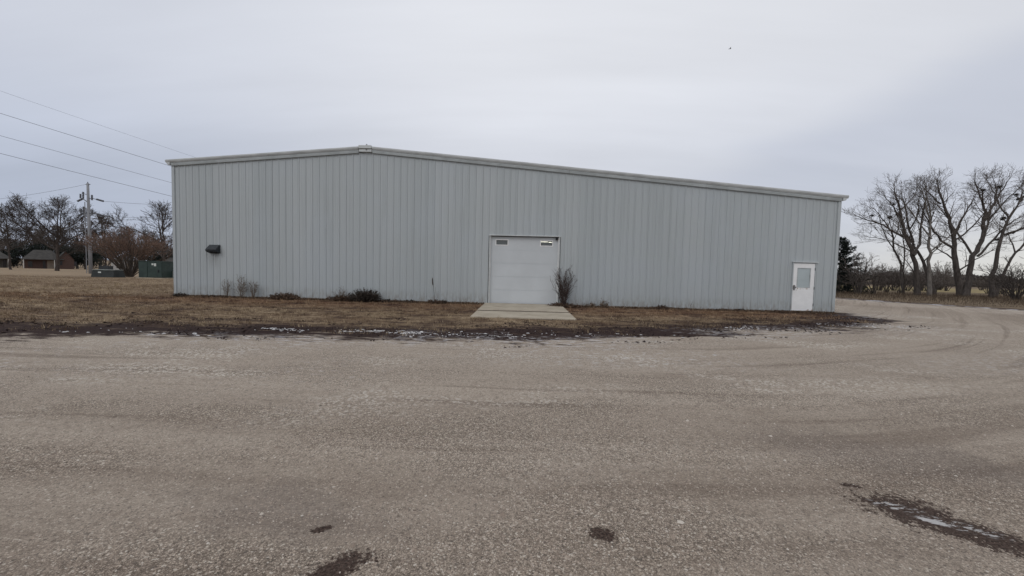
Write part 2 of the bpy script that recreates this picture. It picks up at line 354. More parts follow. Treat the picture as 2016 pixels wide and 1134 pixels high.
# ------------------------------------------------------------------ the metal building
def panel_mat(name, c0, c1, stains=True):
    mt, t = new_mat(name); g = t.node('NewGeometry').outputs['Position']; X, Y, Z = t.sep(g)
    pan = t.math('FLOOR', t.math('DIVIDE', t.math('ADD', X, 14.36), .9144))
    wn = t.node('TexWhiteNoise', {'W': pan}, noise_dimensions='1D').outputs['Value']
    c = t.mix(t.math('MULTIPLY', wn, .75), c0, c1)
    st = t.noise(t.mapping(g, sc=(6,6,.12)), 1.3, 4, .65)
    c = t.mix(t.math('MULTIPLY', t.ss(st, .48, .72), .5), c, tuple(x*.80 for x in c0))
    bl = t.noise(g, .35, 4, .55)
    c = t.mix(t.math('MULTIPLY', t.ss(bl, .4, .7), .3), c, (c1[0]*1.0, c1[1]*1.03, c1[2]*1.10))
    low = t.math('MULTIPLY', t.ss(Z, .7, .02), t.ss(t.noise(t.mapping(g, sc=(3,3,1)), 3, 4, .7), .35, .7))
    c = t.mix(t.math('MULTIPLY', low, .75), c, (.22,.195,.165))                      # splashed mud
    if stains:
        bx = t.math('MULTIPLY', t.math('MULTIPLY', t.ss(X, -12.86, -12.72), t.ss(X, -12.2, -12.36)), t.math('MULTIPLY', t.ss(Z, 1.15, 1.9), t.ss(Z, 2.1, 2.0)))
        c = t.mix(t.math('MULTIPLY', t.math('MULTIPLY', bx, t.ss(t.noise(t.mapping(g, sc=(10,10,.3)), 2.2, 3, .6), .42, .62)), .6), c, (.16,.14,.125))
        lt = t.math('MULTIPLY', t.ss(X, -3.6, -3.2), t.ss(X, 2.6, 2.2))
    fs = t.math('MULTIPLY', t.math('LESS_THAN', t.math('ABSOLUTE', t.math('SUBTRACT', t.math('FRACT', t.math('DIVIDE', t.math('ADD', X, 14.36+.055), .3048)), .5)), .016), t.math('LESS_THAN', t.math('ABSOLUTE', t.math('SUBTRACT', t.math('FRACT', t.math('DIVIDE', Z, 1.52)), .5)), .004))
    c = t.mix(t.math('MULTIPLY', fs, .6), c, (.12,.12,.12))                           # screw heads
    finish(t, c, t.lin(st, .3, .7, .42, .58), bump(t, t.noise(t.mapping(g, sc=(1,1,.5)), 2.2, 3, .5), .13, .02), .4)
    return mt
M_WALL = panel_mat('pale_blue_grey_sheet_metal', (.400,.434,.442), (.446,.476,.482))
M_TRIM = simple('grey_white_trim', (.55,.575,.575), .5, .14, 1.6, .4, stretch=(1,1,3))
M_TRIM2 = simple('grey_trim_band', (.41,.445,.45), .5, .14, 1.6, .4)
M_WHITE = simple('white_paint', (.78,.78,.77), .45, .06, 2, .45)
M_DOORG = simple('garage_door_grey_white', (.545,.572,.588), .5, .05, .8, .4)
M_DARK = simple('dark_gap', (.02,.02,.02), .8, .2, 5)
M_ROOF = simple('galvanised_roof', (.42,.44,.45), .4, .1, 1, .5)
M_BLACK = simple('black_metal', (.022,.026,.030), .5, .3, 6, .4)
M_INT = simple('interior_liner', (.22,.22,.21), .8, .15, 1)
M_STEEL = simple('dull_steel', (.25,.25,.25), .4, .2, 5, .5, .7)

XL, XR, XP = -14.362, 15.048, -5.55
def rooftop(x): return 6.60 - (x-XP)*.0845 if x > XP else 6.60 - (XP-x)*.0825
bld = empty('metal_building', (.3, 0, 0), 'long low pale blue grey ribbed metal building with shallow gable roof facing the gravel lot', 'building')
DEP = 34.
# front wall: ribbed sheet with two openings
OPEN = [(0, 3.05, 3.05), (13.20, 14.20, 2.18)]
prof = []                                                        # (x, y)
x = XL
while x < XR-.06:
    for a, yy in ((0,0),(.082,0),(.086,-.004),(.100,-.004),(.104,0),(.165,0),(.169,-.004),(.183,-.004),(.187,0),(.232,0),(.250,-.027),(.276,-.027),(.294,0)):
        if x+a < XR-.002: prof.append((x+a, yy))
    x += .3048
prof.append((XR, 0))
def strip(mb, pr, top, opens, f):
    xs = sorted(set([p[0] for p in pr]+[v for o in opens for v in o[:2]]))
    yy = np.interp(xs, [p[0] for p in pr], [p[1] for p in pr])
    for i in range(len(xs)-1):
        z0 = .03; mid = (xs[i]+xs[i+1])/2
        for a, b, h in opens:
            if a < mid < b: z0 = h
        mb.add([f(xs[i],yy[i],z0), f(xs[i+1],yy[i+1],z0), f(xs[i+1],yy[i+1],top(xs[i+1])), f(xs[i],yy[i],top(xs[i]))], [(0,1,2,3)])
mb = MB(); strip(mb, prof, rooftop, OPEN, lambda a, b, c: (a, b, c)); mb.build('front_wall', M_WALL, bld)
for nm, xx, sg in (('side_wall', XL+.002, -1), ('side_wall', XR-.002, 1)):
    mb = MB(); pr = []
    y = .02
    while y < DEP:
        pr += [(y,0),(y+.232,0),(y+.25,.032),(y+.276,.032),(y+.294,0)]; y += .3048
    strip(mb, pr, lambda q: rooftop(xx), [], lambda a, b, c: (xx+sg*b, a, c)); mb.build(nm, M_WALL, bld)
mb = MB(); mb.add([(XL+.01,DEP,0),(XR-.01,DEP,0),(XR-.01,DEP,rooftop(XR)),(XP,DEP,6.6),(XL+.01,DEP,rooftop(XL))], [(0,1,2,3,4)]); mb.build('rear_wall', M_WALL, bld)
mb = MB()
mb.box(XL+.3, XR-.3, .3, DEP-.3, -.1, .03)
mb.box(XL+.3, -.35, .30, .36, .03, 4.7); mb.box(3.4, XR-.3, .30, .36, .03, 4.7); mb.box(-.35, 3.4, .30, .36, 3.25, 4.7)
mb.box(XL+.3, XR-.3, DEP-.4, DEP-.3, .03, 4.7); mb.box(XL+.3, XL+.4, .37, DEP-.4, .03, 4.7); mb.box(XR-.4, XR-.3, .37, DEP-.4, .03, 4.7); mb.box(XL+.3, XR-.3, .3, DEP-.3, 4.72, 4.78)
mb.build('interior_lining', M_INT, bld)
# roof
mb = MB()
for xa, xb in ((XL-.20, XP), (XP, XR+.20)):
    mb.add([(xa,-.06,rooftop(xa)+.225),(xb,-.06,rooftop(xb)+.225),(xb,DEP+.1,rooftop(xb)+.225),(xa,DEP+.1,rooftop(xa)+.225)], [(0,1,2,3)])
    n = int(abs(xb-xa)/.6)
y = .4
while y < DEP:
    for xa, xb in ((XL-.18, XP-.02), (XP+.02, XR+.18)):
        mb.tube([(xa,y,rooftop(xa)+.23),(xb,y,rooftop(xb)+.23)], .022, 4)
    y += .61
mb.build('roof', M_ROOF, bld)
# rake trim: profile of a gutter like moulding, two bands; offsets (out, z)
def rake(mb, prof, xa, xb):
    za, zb = rooftop(xa), rooftop(xb)
    mb.prism(prof, lambda o, z: (xa, -o, za+z), lambda o, z: (xb, -o, zb+z))
band_hi = [(-.05,.112),(.120,.112),(.128,.120),(.128,.135),(.150,.150),(.165,.195),(.165,.232),(.155,.240),(-.05,.240)]
band_lo = [(.0,-.025),(.075,-.025),(.080,-.018),(.098,.06),(.104,.108),(.0,.108)]
seg_l = [XL-.22, -9.9, XP-.33]; seg_r = [XP+.27, -2.6, 3.4, 9.3, XR+.24]
mhi = MB(); mlo = MB()
for sg in (seg_l, seg_r):
    for a, b in zip(sg[:-1], sg[1:]):
        rake(mhi, band_hi, a+.004, b-.004); rake(mlo, band_lo, max(a, XL-.02)+.004, min(b, XR+.02)-.004)
mhi.build('rake_trim', M_TRIM, bld); mlo.build('trim_band', M_TRIM2, bld)
for sg, xe in ((-1, XL), (1, XR)):                               # eave gutters along both long sides, their ends seen at the gable
    mb = MB()
    gp = [(0,.03),(.11,.03),(.14,.09),(.18,.12),(.20,.18),(.20,.235),(0,.235)]
    gp = [(xe+sg*(a+.03), rooftop(xe)+b-.02*1) for a, b in gp]
    mb.prism(gp, lambda a, z: (a, -.135, z), lambda a, z: (a, DEP, z))
    mb.build('eave_gutter', M_TRIM, bld)
mb = MB()                                                        # ridge cap box
for xa, xb in ((XP-.31, XP+.255),):
    mb.box(xa, xb, -.182, -.02, rooftop(XP)+.125, rooftop(XP)+.262); mb.box(xa, xb, -.125, -.02, rooftop(XP)-.01, rooftop(XP)+.118)
rc = bevel(mb.build('ridge_cap', M_TRIM, bld), .01)
mb = MB(); zt = rooftop(XP)+.262
mb.tube([(XP+.03,-.1,zt),(XP+.03,-.1,zt+.02),(XP+.03,-.1,zt+.025),(XP+.03,-.1,zt+.055),(XP+.03,-.1,zt+.075)], [.055,.05,.03,.026,.005], 8)
mb.build('finial', M_STEEL, rc)
mb = MB(); mb.box(XP+.0, XP+.06, -.131, -.124, zt-.21, zt-.17); mb.build('fastener', M_BLACK, rc)
# corner trims, base, foundation
def corner(x0, x1, h, seam):
    mb = MB(); mb.box(x0, x1, -.040, .06, .02, seam); mb.box(x0-.003, x1+.003, -.044, .06, seam+.004, h); return mb.build('corner_trim', M_WALL, bld)
corner(XL-.035, XL+.085, rooftop(XL)-.03, 2.28); corner(XR-.09, XR+.035, rooftop(XR)-.03, 3.05)
mb = MB(); mb.box(XL-.03, -.06, -.028, .2, -.1, .045); mb.box(3.12, 13.17, -.028, .2, -.1, .045); mb.box(14.24, XR+.03, -.028, .2, -.1, .045); mb.build('foundation', M_CON, bld)
# garage door
gd = MB(); z = .05; hs = (3.03-.05)/5
for i in range(5):
    za, zb = z+i*hs, z+(i+1)*hs
    if i < 4: gd.box(.035, 3.015, .13, .18, za+.003, zb-.003)
    else:
        for bx in ((.035,3.015,za+.003,2.645),(.035,3.015,2.905,zb),(.035,.235,2.645,2.905),(.795,2.225,2.645,2.905),(2.785,3.015,2.645,2.905)): gd.box(bx[0], bx[1], .13, .18, bx[2], bx[3])
    if i < 4: gd.box(.05, 3.0, .137, .17, zb-.003, zb+.003)
for i in range(5):                                               # shallow pressed grooves
    za = z+i*hs
    if i < 4: gd.box(.06, 2.99, .127, .131, za+.03, za+hs-.03)
gdo = gd.build('garage_door', M_DOORG, bld)
b = MB(); b.box(.035, 3.015, .125, .175, .030, .052); b.build('bottom_seal', M_DARK, gdo)
def glass_mat():
    mt, t = new_mat('reflection_grey_glass')
    g = t.node('BsdfPrincipled', {'Base Color': (.27,.295,.295,1), 'Roughness': .12, 'Specular IOR Level': .5})  # grey base colour stands in for sky and ground reflected in the pane
    tr = t.node('BsdfTransparent'); mx = t.node('MixShader', {0: .5}); t.l.new(tr.outputs[0], mx.inputs[1]); t.l.new(g.outputs[0], mx.inputs[2])
    o = t.node('OutputMaterial'); t.l.new(mx.outputs[0], o.inputs[0]); return mt
M_GLASS = glass_mat()
for a, b_ in ((.235,.795),(2.225,2.785)):
    mb = MB(); w = .028
    for bx in ((a-.01,b_+.01,2.635,2.645+w),(a-.01,b_+.01,2.905-w,2.915),(a-.01,a+w,2.645+w,2.905-w),(b_-w,b_+.01,2.645+w,2.905-w)): mb.box(bx[0], bx[1], .118, .185, bx[2], bx[3])
    mb.cur = 1; mb.add([(a+w,.155,2.645+w),(b_-w,.155,2.645+w),(b_-w,.155,2.905-w),(a+w,.155,2.905-w)], [(0,1,2,3)])
    mb.build('window', [M_WHITE, M_GLASS], gdo)
mb = MB()
mb.box(-.035,.0,-.045,.19,.0,3.06); mb.box(3.05,3.085,-.045,.19,.0,3.06); mb.box(-.05,3.10,-.05,.19,3.063,3.10)
mb.build('door_casing', M_TRIM, bld)
for a, b_ in ((.003,.034),(3.016,3.047)):
    mb = MB(); mb.box(a,b_,.06,.19,.03,3.04); mb.build('door_stop', M_WHITE, bld)
for a, b_ in ((-.062,-.037),(3.087,3.108)):
    mb = MB(); mb.box(a,b_,-.036,.02,.03,3.05); mb.build('casing_joint', M_DARK, bld)
mb = MB(); mb.box(2.90,3.0,.03,.122,2.93,3.04); mb.tube([(2.93,.02,2.98),(2.93,-.02,2.95)], .03, 8, True); bevel(mb.build('door_sensor', M_BLACK, bld), .006)
# personnel door
def door_paint():
    mt, t = new_mat('white_door_paint'); g = t.node('NewGeometry').outputs['Position']; X, Y, Z = t.sep(g)
    c = t.mix(t.ss(t.noise(g, 3, 4, .6), .3, .7), (.80,.80,.79), (.87,.87,.86))
    n = t.noise(g, 14, 4, .7)
    r1 = t.math('MULTIPLY', t.ss(X, 13.52, 13.25), t.math('MULTIPLY', t.ss(Z, .88, 1.0), t.ss(Z, 1.24, 1.12)))
    r2 = t.math('MULTIPLY', t.ss(X, 13.7, 14.05), t.ss(Z, .22, .08))
    r3 = t.math('MULTIPLY', t.math('MULTIPLY', t.ss(X, 14.0, 13.95), t.ss(X, 13.36, 13.45)), t.math('MULTIPLY', t.ss(Z, .98, 1.04), t.ss(Z, 1.10, 1.06)))
    rr = t.math('MAXIMUM', t.math('MAXIMUM', r1, r2), t.math('MULTIPLY', r3, .6))
    c = t.mix(t.math('MULTIPLY', t.ss(t.math('ADD', n, t.math('MULTIPLY', rr, .32)), .70, .80), t.math('GREATER_THAN', rr, .05)), c, (.30,.20,.13))
    finish(t, c, .4, None, .5); return mt
M_MDOOR = door_paint()
mb = MB(); wx0, wx1, wz0, wz1 = 13.405, 13.97, 1.09, 1.95
X0, X1, Z0, Z1 = 13.245, 14.145, .085, 2.14
for bx in ((X0,X1,Z0,wz0),(X0,X1,wz1,Z1),(X0,wx0,wz0,wz1),(wx1,X1,wz0,wz1)): mb.box(bx[0], bx[1], -.03, .015, bx[2], bx[3])
md = mb.build('entry_door', M_MDOOR, bld)
mb = MB(); w = .022
for bx in ((wx0-.005,wx1+.005,wz0-.005,wz0+w),(wx0-.005,wx1+.005,wz1-w,wz1+.005),(wx0-.005,wx0+w,wz0+w,wz1-w),(wx1-w,wx1+.005,wz0+w,wz1-w)): mb.box(bx[0], bx[1], -.036, -.012, bx[2], bx[3])
mb.cur = 1; mb.box(wx0+w, wx1-w, -.018, -.010, wz0+w, wz1-w)
mb.build('window', [simple('grey_window_bead', (.42,.44,.44), .5), simple('blind_behind_glass', (.42,.475,.485), .12, .08, 1.2, .6)], md)
mb = MB(); mb.box(13.262,13.335,-.042,-.03,.98,1.2); mb.tube([(13.30,-.04,1.10),(13.30,-.085,1.10),(13.30,-.095,1.10)], [.018,.018,.034], 8, True); mb.tube([(13.30,-.095,1.10),(13.30,-.125,1.10)], .034, 8, True); mb.tube([(13.30,-.04,1.18),(13.30,-.05,1.18)], .024, 8, True); mb.build('handle', M_STEEL, md)
for z in (.35, 1.08, 1.9):
    mb = MB(); mb.tube([(14.152,-.038,z-.06),(14.152,-.038,z+.06)], .014, 6, True); mb.build('hinge', M_BLACK, md)
mb = MB(); mb.box(13.192,13.236,-.046,.04,.045,2.18); mb.box(14.156,14.205,-.046,.04,.045,2.18); mb.box(13.236,14.156,-.040,.04,2.148,2.18); mb.build('entry_frame', M_WALL, bld)
mb = MB(); mb.box(13.16,14.25,-.085,.0,2.185,2.215); mb.build('drip_cap', M_TRIM, bld)
mb = MB(); mb.box(13.236,14.156,-.022,.03,.03,.084); mb.box(13.236,13.244,-.012,.03,.084,2.147); mb.box(14.146,14.155,-.012,.03,.084,2.147); mb.build('dark_door_gap', M_DARK, bld)  # near-black filler stands in for the dark gap under and beside the door
# wall vent hood
mb = MB(); a, b_ = -12.70, -12.23
pts = [(0,2.37),(0,1.985),(-.27,2.06),(-.29,2.15),(-.05,2.37)]
mb.add([(a,y,z) for y,z in pts]+[(b_,y,z) for y,z in pts], [(0,4,3,2,1),(5,6,7,8,9),(0,5,9,4),(4,9,8,3),(3,8,7,2)])
for i in range(4): mb.box(a+.02, b_-.02, -.06-.055*i, -.045-.055*i, 1.975+.016*i, 2.02+.016*i)
bevel(mb.build('vent_hood', M_BLACK, bld), .006, 1)

# lit tube lamp seen through the garage door's window
lm = empty('tube_lamp', (2.8, 6, 3.30), 'lit fluorescent tube lamp glowing behind the right window of the garage door', 'lamp')
mt, t = new_mat('lit_tube'); em = t.node('Emission', {'Color': (1,.98,.82,1), 'Strength': 3.2}); o = t.node('OutputMaterial'); t.l.new(em.outputs[0], o.inputs[0])
mb = MB(); mb.tube([(1.9,6,3.265),(2.92,6,3.265)], .015, 8, True); mb.tube([(2.97,6,3.245),(4.1,6,3.245)], .015, 8, True); mb.build('tube', mt, lm)
mb = MB(); mb.box(1.85,4.15,5.94,6.06,3.325,3.39); mb.box(1.9,4.1,5.99,6.0,3.39,4.715); mb.build('housing', M_STEEL, lm)

# ------------------------------------------------------------------ bare trees
def bark(name, c, c2=None):
    mt, t = new_mat(name); g = t.node('NewGeometry').outputs['Position']
    n = t.noise(t.mapping(g, sc=(1,1,.25)), 9, 5, .7)
    finish(t, t.mix(t.ss(n, .3, .7), tuple(x*.6 for x in c), c2 or tuple(x*1.35 for x in c)), .9, bump(t, n, .5, .04), .15); return mt
M_BARK = bark('dark_bark', (.080,.069,.062)); M_TWIG = bark('twig', (.125,.107,.095))
M_LTWIG = bark('dark_twig', (.066,.054,.048)); M_PALE = bark('pale_bark', (.155,.14,.125)); M_RTWIG = bark('reddish_twig', (.165,.108,.082)); M_GTWIG = bark('grey_brown_twig', (.095,.08,.068))
M_STEM = simple('dry_stem', (.135,.10,.072), .9, .3, 8); M_DSTEM = simple('dark_stem', (.060,.042,.036), .9, .3, 8)

def rvec(r): return Vector((r.gauss(0,1), r.gauss(0,1), r.gauss(0,1)))
def polyline(r, p, d, L, wob, upb, step):
    n = max(2, int(round(L/step))); pts = [p.copy()]; d = d.normalized()
    for i in range(n):
        d = (d + rvec(r)*wob + Vector((0,0,upb))).normalized(); p = p + d*(L/n); pts.append(p.copy())
    return pts, d
def side_dir(r, d, ang):
    a = d.cross(rvec(r)).normalized(); return (d*math.cos(ang)+a*math.sin(ang)).normalized()
def spawn(r, crown, pts, rads, lvl, par):
    """side branches along a polyline; par: dict(n, ratio, ang, wob, up, min_r, step, start)"""
    if lvl > par['lv']: return
    L = sum((pts[i+1]-pts[i]).length for i in range(len(pts)-1))
    n = max(2, int(par['n'][min(lvl, len(par['n'])-1)]*L)) if L > 0 else 0
    for k in range(n):
        u = par['start'] + (1-par['start'])*(k+r.random())/n
        f = u*(len(pts)-1); i = min(int(f), len(pts)-2); q = pts[i].lerp(pts[i+1], f-i); d = (pts[i+1]-pts[i]).normalized()
        rr = (rads[i]*(1-(f-i))+rads[i+1]*(f-i))
        l = par['len'][min(lvl, len(par['len'])-1)]*r.uniform(.55, 1.2)*(1.3-.8*u)
        dd = side_dir(r, d, R(r.uniform(*par['ang'])))
        if dd.z < -.15: dd.z *= .3
        p2, _ = polyline(r, q, dd, l, par['wob'], par['up'], par['step']/(lvl+1))
        r0 = max(min(rr*.55, par['rmax'][min(lvl, len(par['rmax'])-1)]), par['min_r']); m_ = len(p2)
        r2 = [max(r0*(1-.7*j/(m_-1)), par['min_r']*.6) for j in range(m_)]
        crown.tube(p2, r2, 3 if r0 < .03 else 5)
        spawn(r, crown, p2, r2, lvl+1, par)
PAR = dict(lv=3, n=[1.75, 2.5, 3.4], len=[2.1, 1.05, .55], rmax=[.040,.018,.011], ang=(20,58), wob=.13, up=.07, min_r=.0095, step=.45, start=.18)

def smooth_line(pts, rads, k=3):
    """Catmull-Rom through hand placed joints"""
    o, ro = [], []; n = len(pts)
    for i in range(n-1):
        p0, p1, p2, p3 = pts[max(i-1,0)], pts[i], pts[i+1], pts[min(i+2,n-1)]
        for j in range(k):
            u = j/k; o.append(.5*((2*p1)+(p2-p0)*u+(2*p0-5*p1+4*p2-p3)*u*u+(3*p1-p0-3*p2+p3)*u**3)); ro.append(rads[i]*(1-u)+rads[i+1]*u)
    o.append(pts[-1]); ro.append(rads[-1]); return o, ro

def tree(name, label, depth, origin, limbs, scale, seed, par=None, group=None, mats=(None,None), cat='tree', dens=1., sides=7, thick=.5):
    """limbs: (joints in a sketch, start radius px, end radius px); each limb also leans toward or away in depth"""
    r = random.Random(seed); par = dict(par or PAR); par['n'] = [q*dens for q in par['n']]
    px0, py0, k = origin
    tr = MB(); cr = MB(); made = []
    b0 = limbs[0][0][0]; ft = foot(px0+b0[0]/k, depth)
    root = empty(name, ft, label, cat, group)
    base_img = P(px0+b0[0]/k, py0+b0[1]/k, depth); off = ft-base_img
    off = Vector((0, 0, ft.z-base_img.z))
    mpp = depth/FPX
    for li, (js, ra, rb) in enumerate(limbs):
        dsl = r.uniform(-.75, .75) if li else r.uniform(-.12, .12)
        pts = []
        for (a, b) in js:
            pts.append([a, b])
        # depth: start on the parent limb if the first joint lies on one
        d0 = 0.
        if made:
            best = min(((math.hypot(a-js[0][0], b-js[0][1]), dz) for lim in made for (a, b, dz) in lim), default=(1e9, 0)); d0 = best[1] if best[0] < 60 else 0.
        rec = []; P3 = []
        acc = 0.
        for i, (a, b) in enumerate(js):
            if i: acc += math.hypot(a-js[i-1][0], b-js[i-1][1])/k*mpp
            dz = d0+acc*dsl*.8; rec.append((a, b, dz))
            q = P(px0+a/k, py0+b/k, depth) + off + Vector((fw.x, fw.y, 0))*dz; P3.append(q)
        made.append(rec)
        if li == 0 or abs(js[0][1]-b0[1]) < 30: P3[0].z = gz(P3[0].x, P3[0].y)-.1
        rads = [(ra+(rb-ra)*i/(len(js)-1))*mpp*thick for i in range(len(js))]
        if li == 0: rads[0] *= 1.25
        sp, sr = smooth_line(P3, rads, 3)
        for i in range(1, len(sp)-1): sp[i] = sp[i] + rvec(r)*min(.05, sr[i]*.5)
        tr.tube(sp, sr, sides)
        st = 0
        pr = dict(par); 
        if li == 0 or ra > 4: pr['start'] = .42
        spawn(r, cr, sp, sr, 0, pr)
        # tip continues as a twig fan
        d = (sp[-1]-sp[-2]).normalized()
        for q in range(3):
            p2, _ = polyline(r, sp[-1], side_dir(r, d, R(r.uniform(3,28))), r.uniform(.4,.9), .10, .06, .3); m_ = len(p2)
            r2 = [max(sr[-1]*.8*(1-.7*j/(m_-1)), par['min_r']*.7) for j in range(m_)]
            cr.tube(p2, r2, 3); spawn(r, cr, p2, r2, 1, par)
    tr.build('trunk', mats[0] or M_BARK, root, True); cr.build('crown', mats[1] or M_TWIG, root)
    return root

def copy_tree(root, loc, rz=0., sc=1., label=None, group=None):
    c = root.copy(); C.objects.link(c); c.location = loc; c.rotation_euler = (0,0,rz); c.scale = (sc,sc,sc)
    if label: c['label'] = label
    if group: c['group'] = group
    for ch in root.children:
        k = ch.copy(); C.objects.link(k); k.parent = c
    return c

Z2 = (1620, 320, 3.78)        # sketch scale of the right tree row
RG = 'tall bare trees behind the road'
tree('bare_tree', 'tall bare tree leaning left, leftmost of the tall trees behind the road', 37.5, Z2,
     [([(700,985),(692,860),(655,690),(590,560),(545,420),(510,300),(480,205)], 9.5, 1.5), ([(655,690),(712,610),(738,480),(775,330),(800,250)], 5, 1.2), ([(600,575),(480,462),(382,420),(318,385)], 3.4, 1),
      ([(560,470),(470,330),(400,270)], 2.6, .9), ([(640,665),(560,600),(470,560),(400,545)], 2.4, .8), ([(530,370),(600,270),(610,200)], 2.4, .9), ([(690,850),(640,780),(560,700)], 2.2, .9)], 1, 21, group=RG)
tree('bare_tree', 'slender bare tree with two thin leaning stems left of the tall trees', 38.5, Z2,
     [([(600,975),(603,820),(565,640),(545,500),(490,400),(440,330)], 4.5, 1), ([(595,960),(530,800),(480,660),(425,560),(380,500)], 3.2, .8), ([(570,650),(500,560),(440,440),(420,380)], 2.2, .8)], 1, 22, group=RG)
tree('bare_tree', 'bare tree with wavy dark trunk behind the pale straight trunk', 39, Z2,
     [([(825,992),(797,880),(768,740),(715,620),(682,480),(668,330),(650,230)], 7, 1.2), ([(718,620),(640,520),(600,440),(560,360)], 3, .9), ([(690,500),(740,390),(735,300),(760,220)], 2.8, .9), ([(770,745),(830,650),(880,575)], 2.5, .9)], 1, 23, group=RG)
tree('bare_tree', 'bare tree with a pale straight grey trunk among the dark trunks', 36.5, Z2,
     [([(793,985),(800,780),(806,620),(822,480),(800,330),(772,190)], 5.5, 1.3), ([(808,655),(868,590),(920,520)], 2.6, .9), ([(822,480),(870,360),(880,230),(905,160)], 3, .9), ([(812,560),(760,440),(720,330),(690,260)], 2.4, .9)], 1, 24, group=RG, thick=.6, mats=(M_PALE, M_GTWIG))
tree('bare_tree', 'big bare tree with thick upright dark trunk in the middle of the row', 37.5, Z2,
     [([(1020,988),(1000,860),(975,720),(970,600),(945,480),(905,360),(855,240),(830,150)], 10.5, 1.4), ([(970,545),(1010,440),(1060,340),(1110,240)], 4.2, 1), ([(968,725),(905,655),(850,610)], 2.8, .9), ([(955,625),(850,540),(785,430),(725,290)], 4.2, 1),
      ([(1003,810),(1060,725),(1130,660)], 3, 1), ([(920,400),(960,280),(985,180)], 3.4, 1), ([(880,300),(800,230),(750,180)], 2.6, .9), ([(965,580),(1040,500),(1090,410),(1120,330)], 3, .9)], 1, 25, group=RG, thick=.54)
tree('bare_tree', 'big bare forked tree leaning right beside the upright dark trunk', 37, Z2,
     [([(1062,992),(1097,870),(1150,690),(1207,580),(1236,450),(1245,330),(1215,230),(1182,125)], 10, 1.3), ([(1150,690),(1130,580),(1118,450),(1112,330),(1090,270)], 4, 1), ([(1205,592),(1300,510),(1390,420),(1480,320),(1540,240)], 5, 1.2), ([(1237,425),(1310,280),(1365,190),(1405,120)], 4, 1),
      ([(1170,690),(1270,600),(1370,490),(1470,420),(1560,380)], 4, 1.1), ([(1230,300),(1160,210),(1100,190)], 2.6, .9), ([(1300,300),(1300,200),(1260,130)], 2.6, .9), ([(1390,420),(1420,290),(1470,180)], 3, .9)], 1, 26, group=RG, thick=.54)
tree('bare_tree', 'tall bare tree leaning right, third trunk from the right edge of the photo', 36.5, Z2,
     [([(1250,1005),(1270,850),(1310,660),(1350,540),(1410,420),(1482,300),(1530,200)], 8, 1.4), ([(1350,540),(1440,500),(1540,440),(1640,380)], 3.6, 1), ([(1410,420),(1420,300),(1450,200),(1465,120)], 3.2, 1), ([(1482,300),(1560,250),(1650,170)], 3, 1)], 1, 27, group=RG)
tree('bare_tree', 'slim bare tree leaning far right out of the photo edge', 38, Z2,
     [([(1285,985),(1330,820),(1400,660),(1490,570),(1600,480),(1700,420)], 5, 1.3), ([(1400,660),(1440,560),(1500,470)], 2.6, .9), ([(1490,570),(1560,440),(1620,340)], 2.6, .9)], 1, 28, group=RG)

# squirrel or bird nests: dark clumps of leaves in the forks
M_NEST = simple('nest_leaves', (.030,.024,.020), .9, .5, 12)
def nest(px, py, depth, rad, label, seed):
    r = random.Random(seed); mb = MB(); c = P(px, py, depth)
    for i in range(130):
        v = rvec(r).normalized()*rad*r.random()**.4; v.z *= .65; q = c+v; a = rvec(r).normalized()*rad*.34; b = rvec(r).normalized()*rad*.14
        mb.add([q-a-b, q+a-b*.3, q+a*.6+b, q-a*.7+b], [(0,1,2,3)])
    for i in range(40): 
        q = c+rvec(r)*rad*.45; mb.tube([q, q+rvec(r)*rad*.5], .012, 3)
    o = mb.build('leaf_nest', M_NEST); return tag(o, label, 'nest', 'dark leaf nests in the bare trees')
for i, (px, py, rad, lab) in enumerate(((1966,368,.22,'dark leaf nest high in the top of the forked tree'),(1936,374,.17,'smaller dark nest high in the forked tree crown, left of the top nest'),(1975,430,.22,'dark leaf nest halfway up a right leaning limb of the forked tree'),
      (2006,392,.20,'dark leaf nest near the photo edge, lower of the edge pair'),(2001,383,.15,'small dark nest near the photo edge, upper of the edge pair'),(1993,458,.17,'dark nest low on a right leaning trunk near the photo edge'),(1964,472,.16,'dark nest lowest on the right leaning limb of the forked tree'),
      (1717,424,.14,'small dark nest at the far left tip of the leftmost tall tree'),(1752,428,.19,'dark nest left of the trunk in the leftmost tall tree'),(1769,422,.20,'dark nest beside the trunk in the leftmost tall tree'),(1760,402,.12,'tiny dark nest above the trunk nests of the leftmost tall tree'))):
    nest(px, py, 37.3, rad, lab, 300+i)

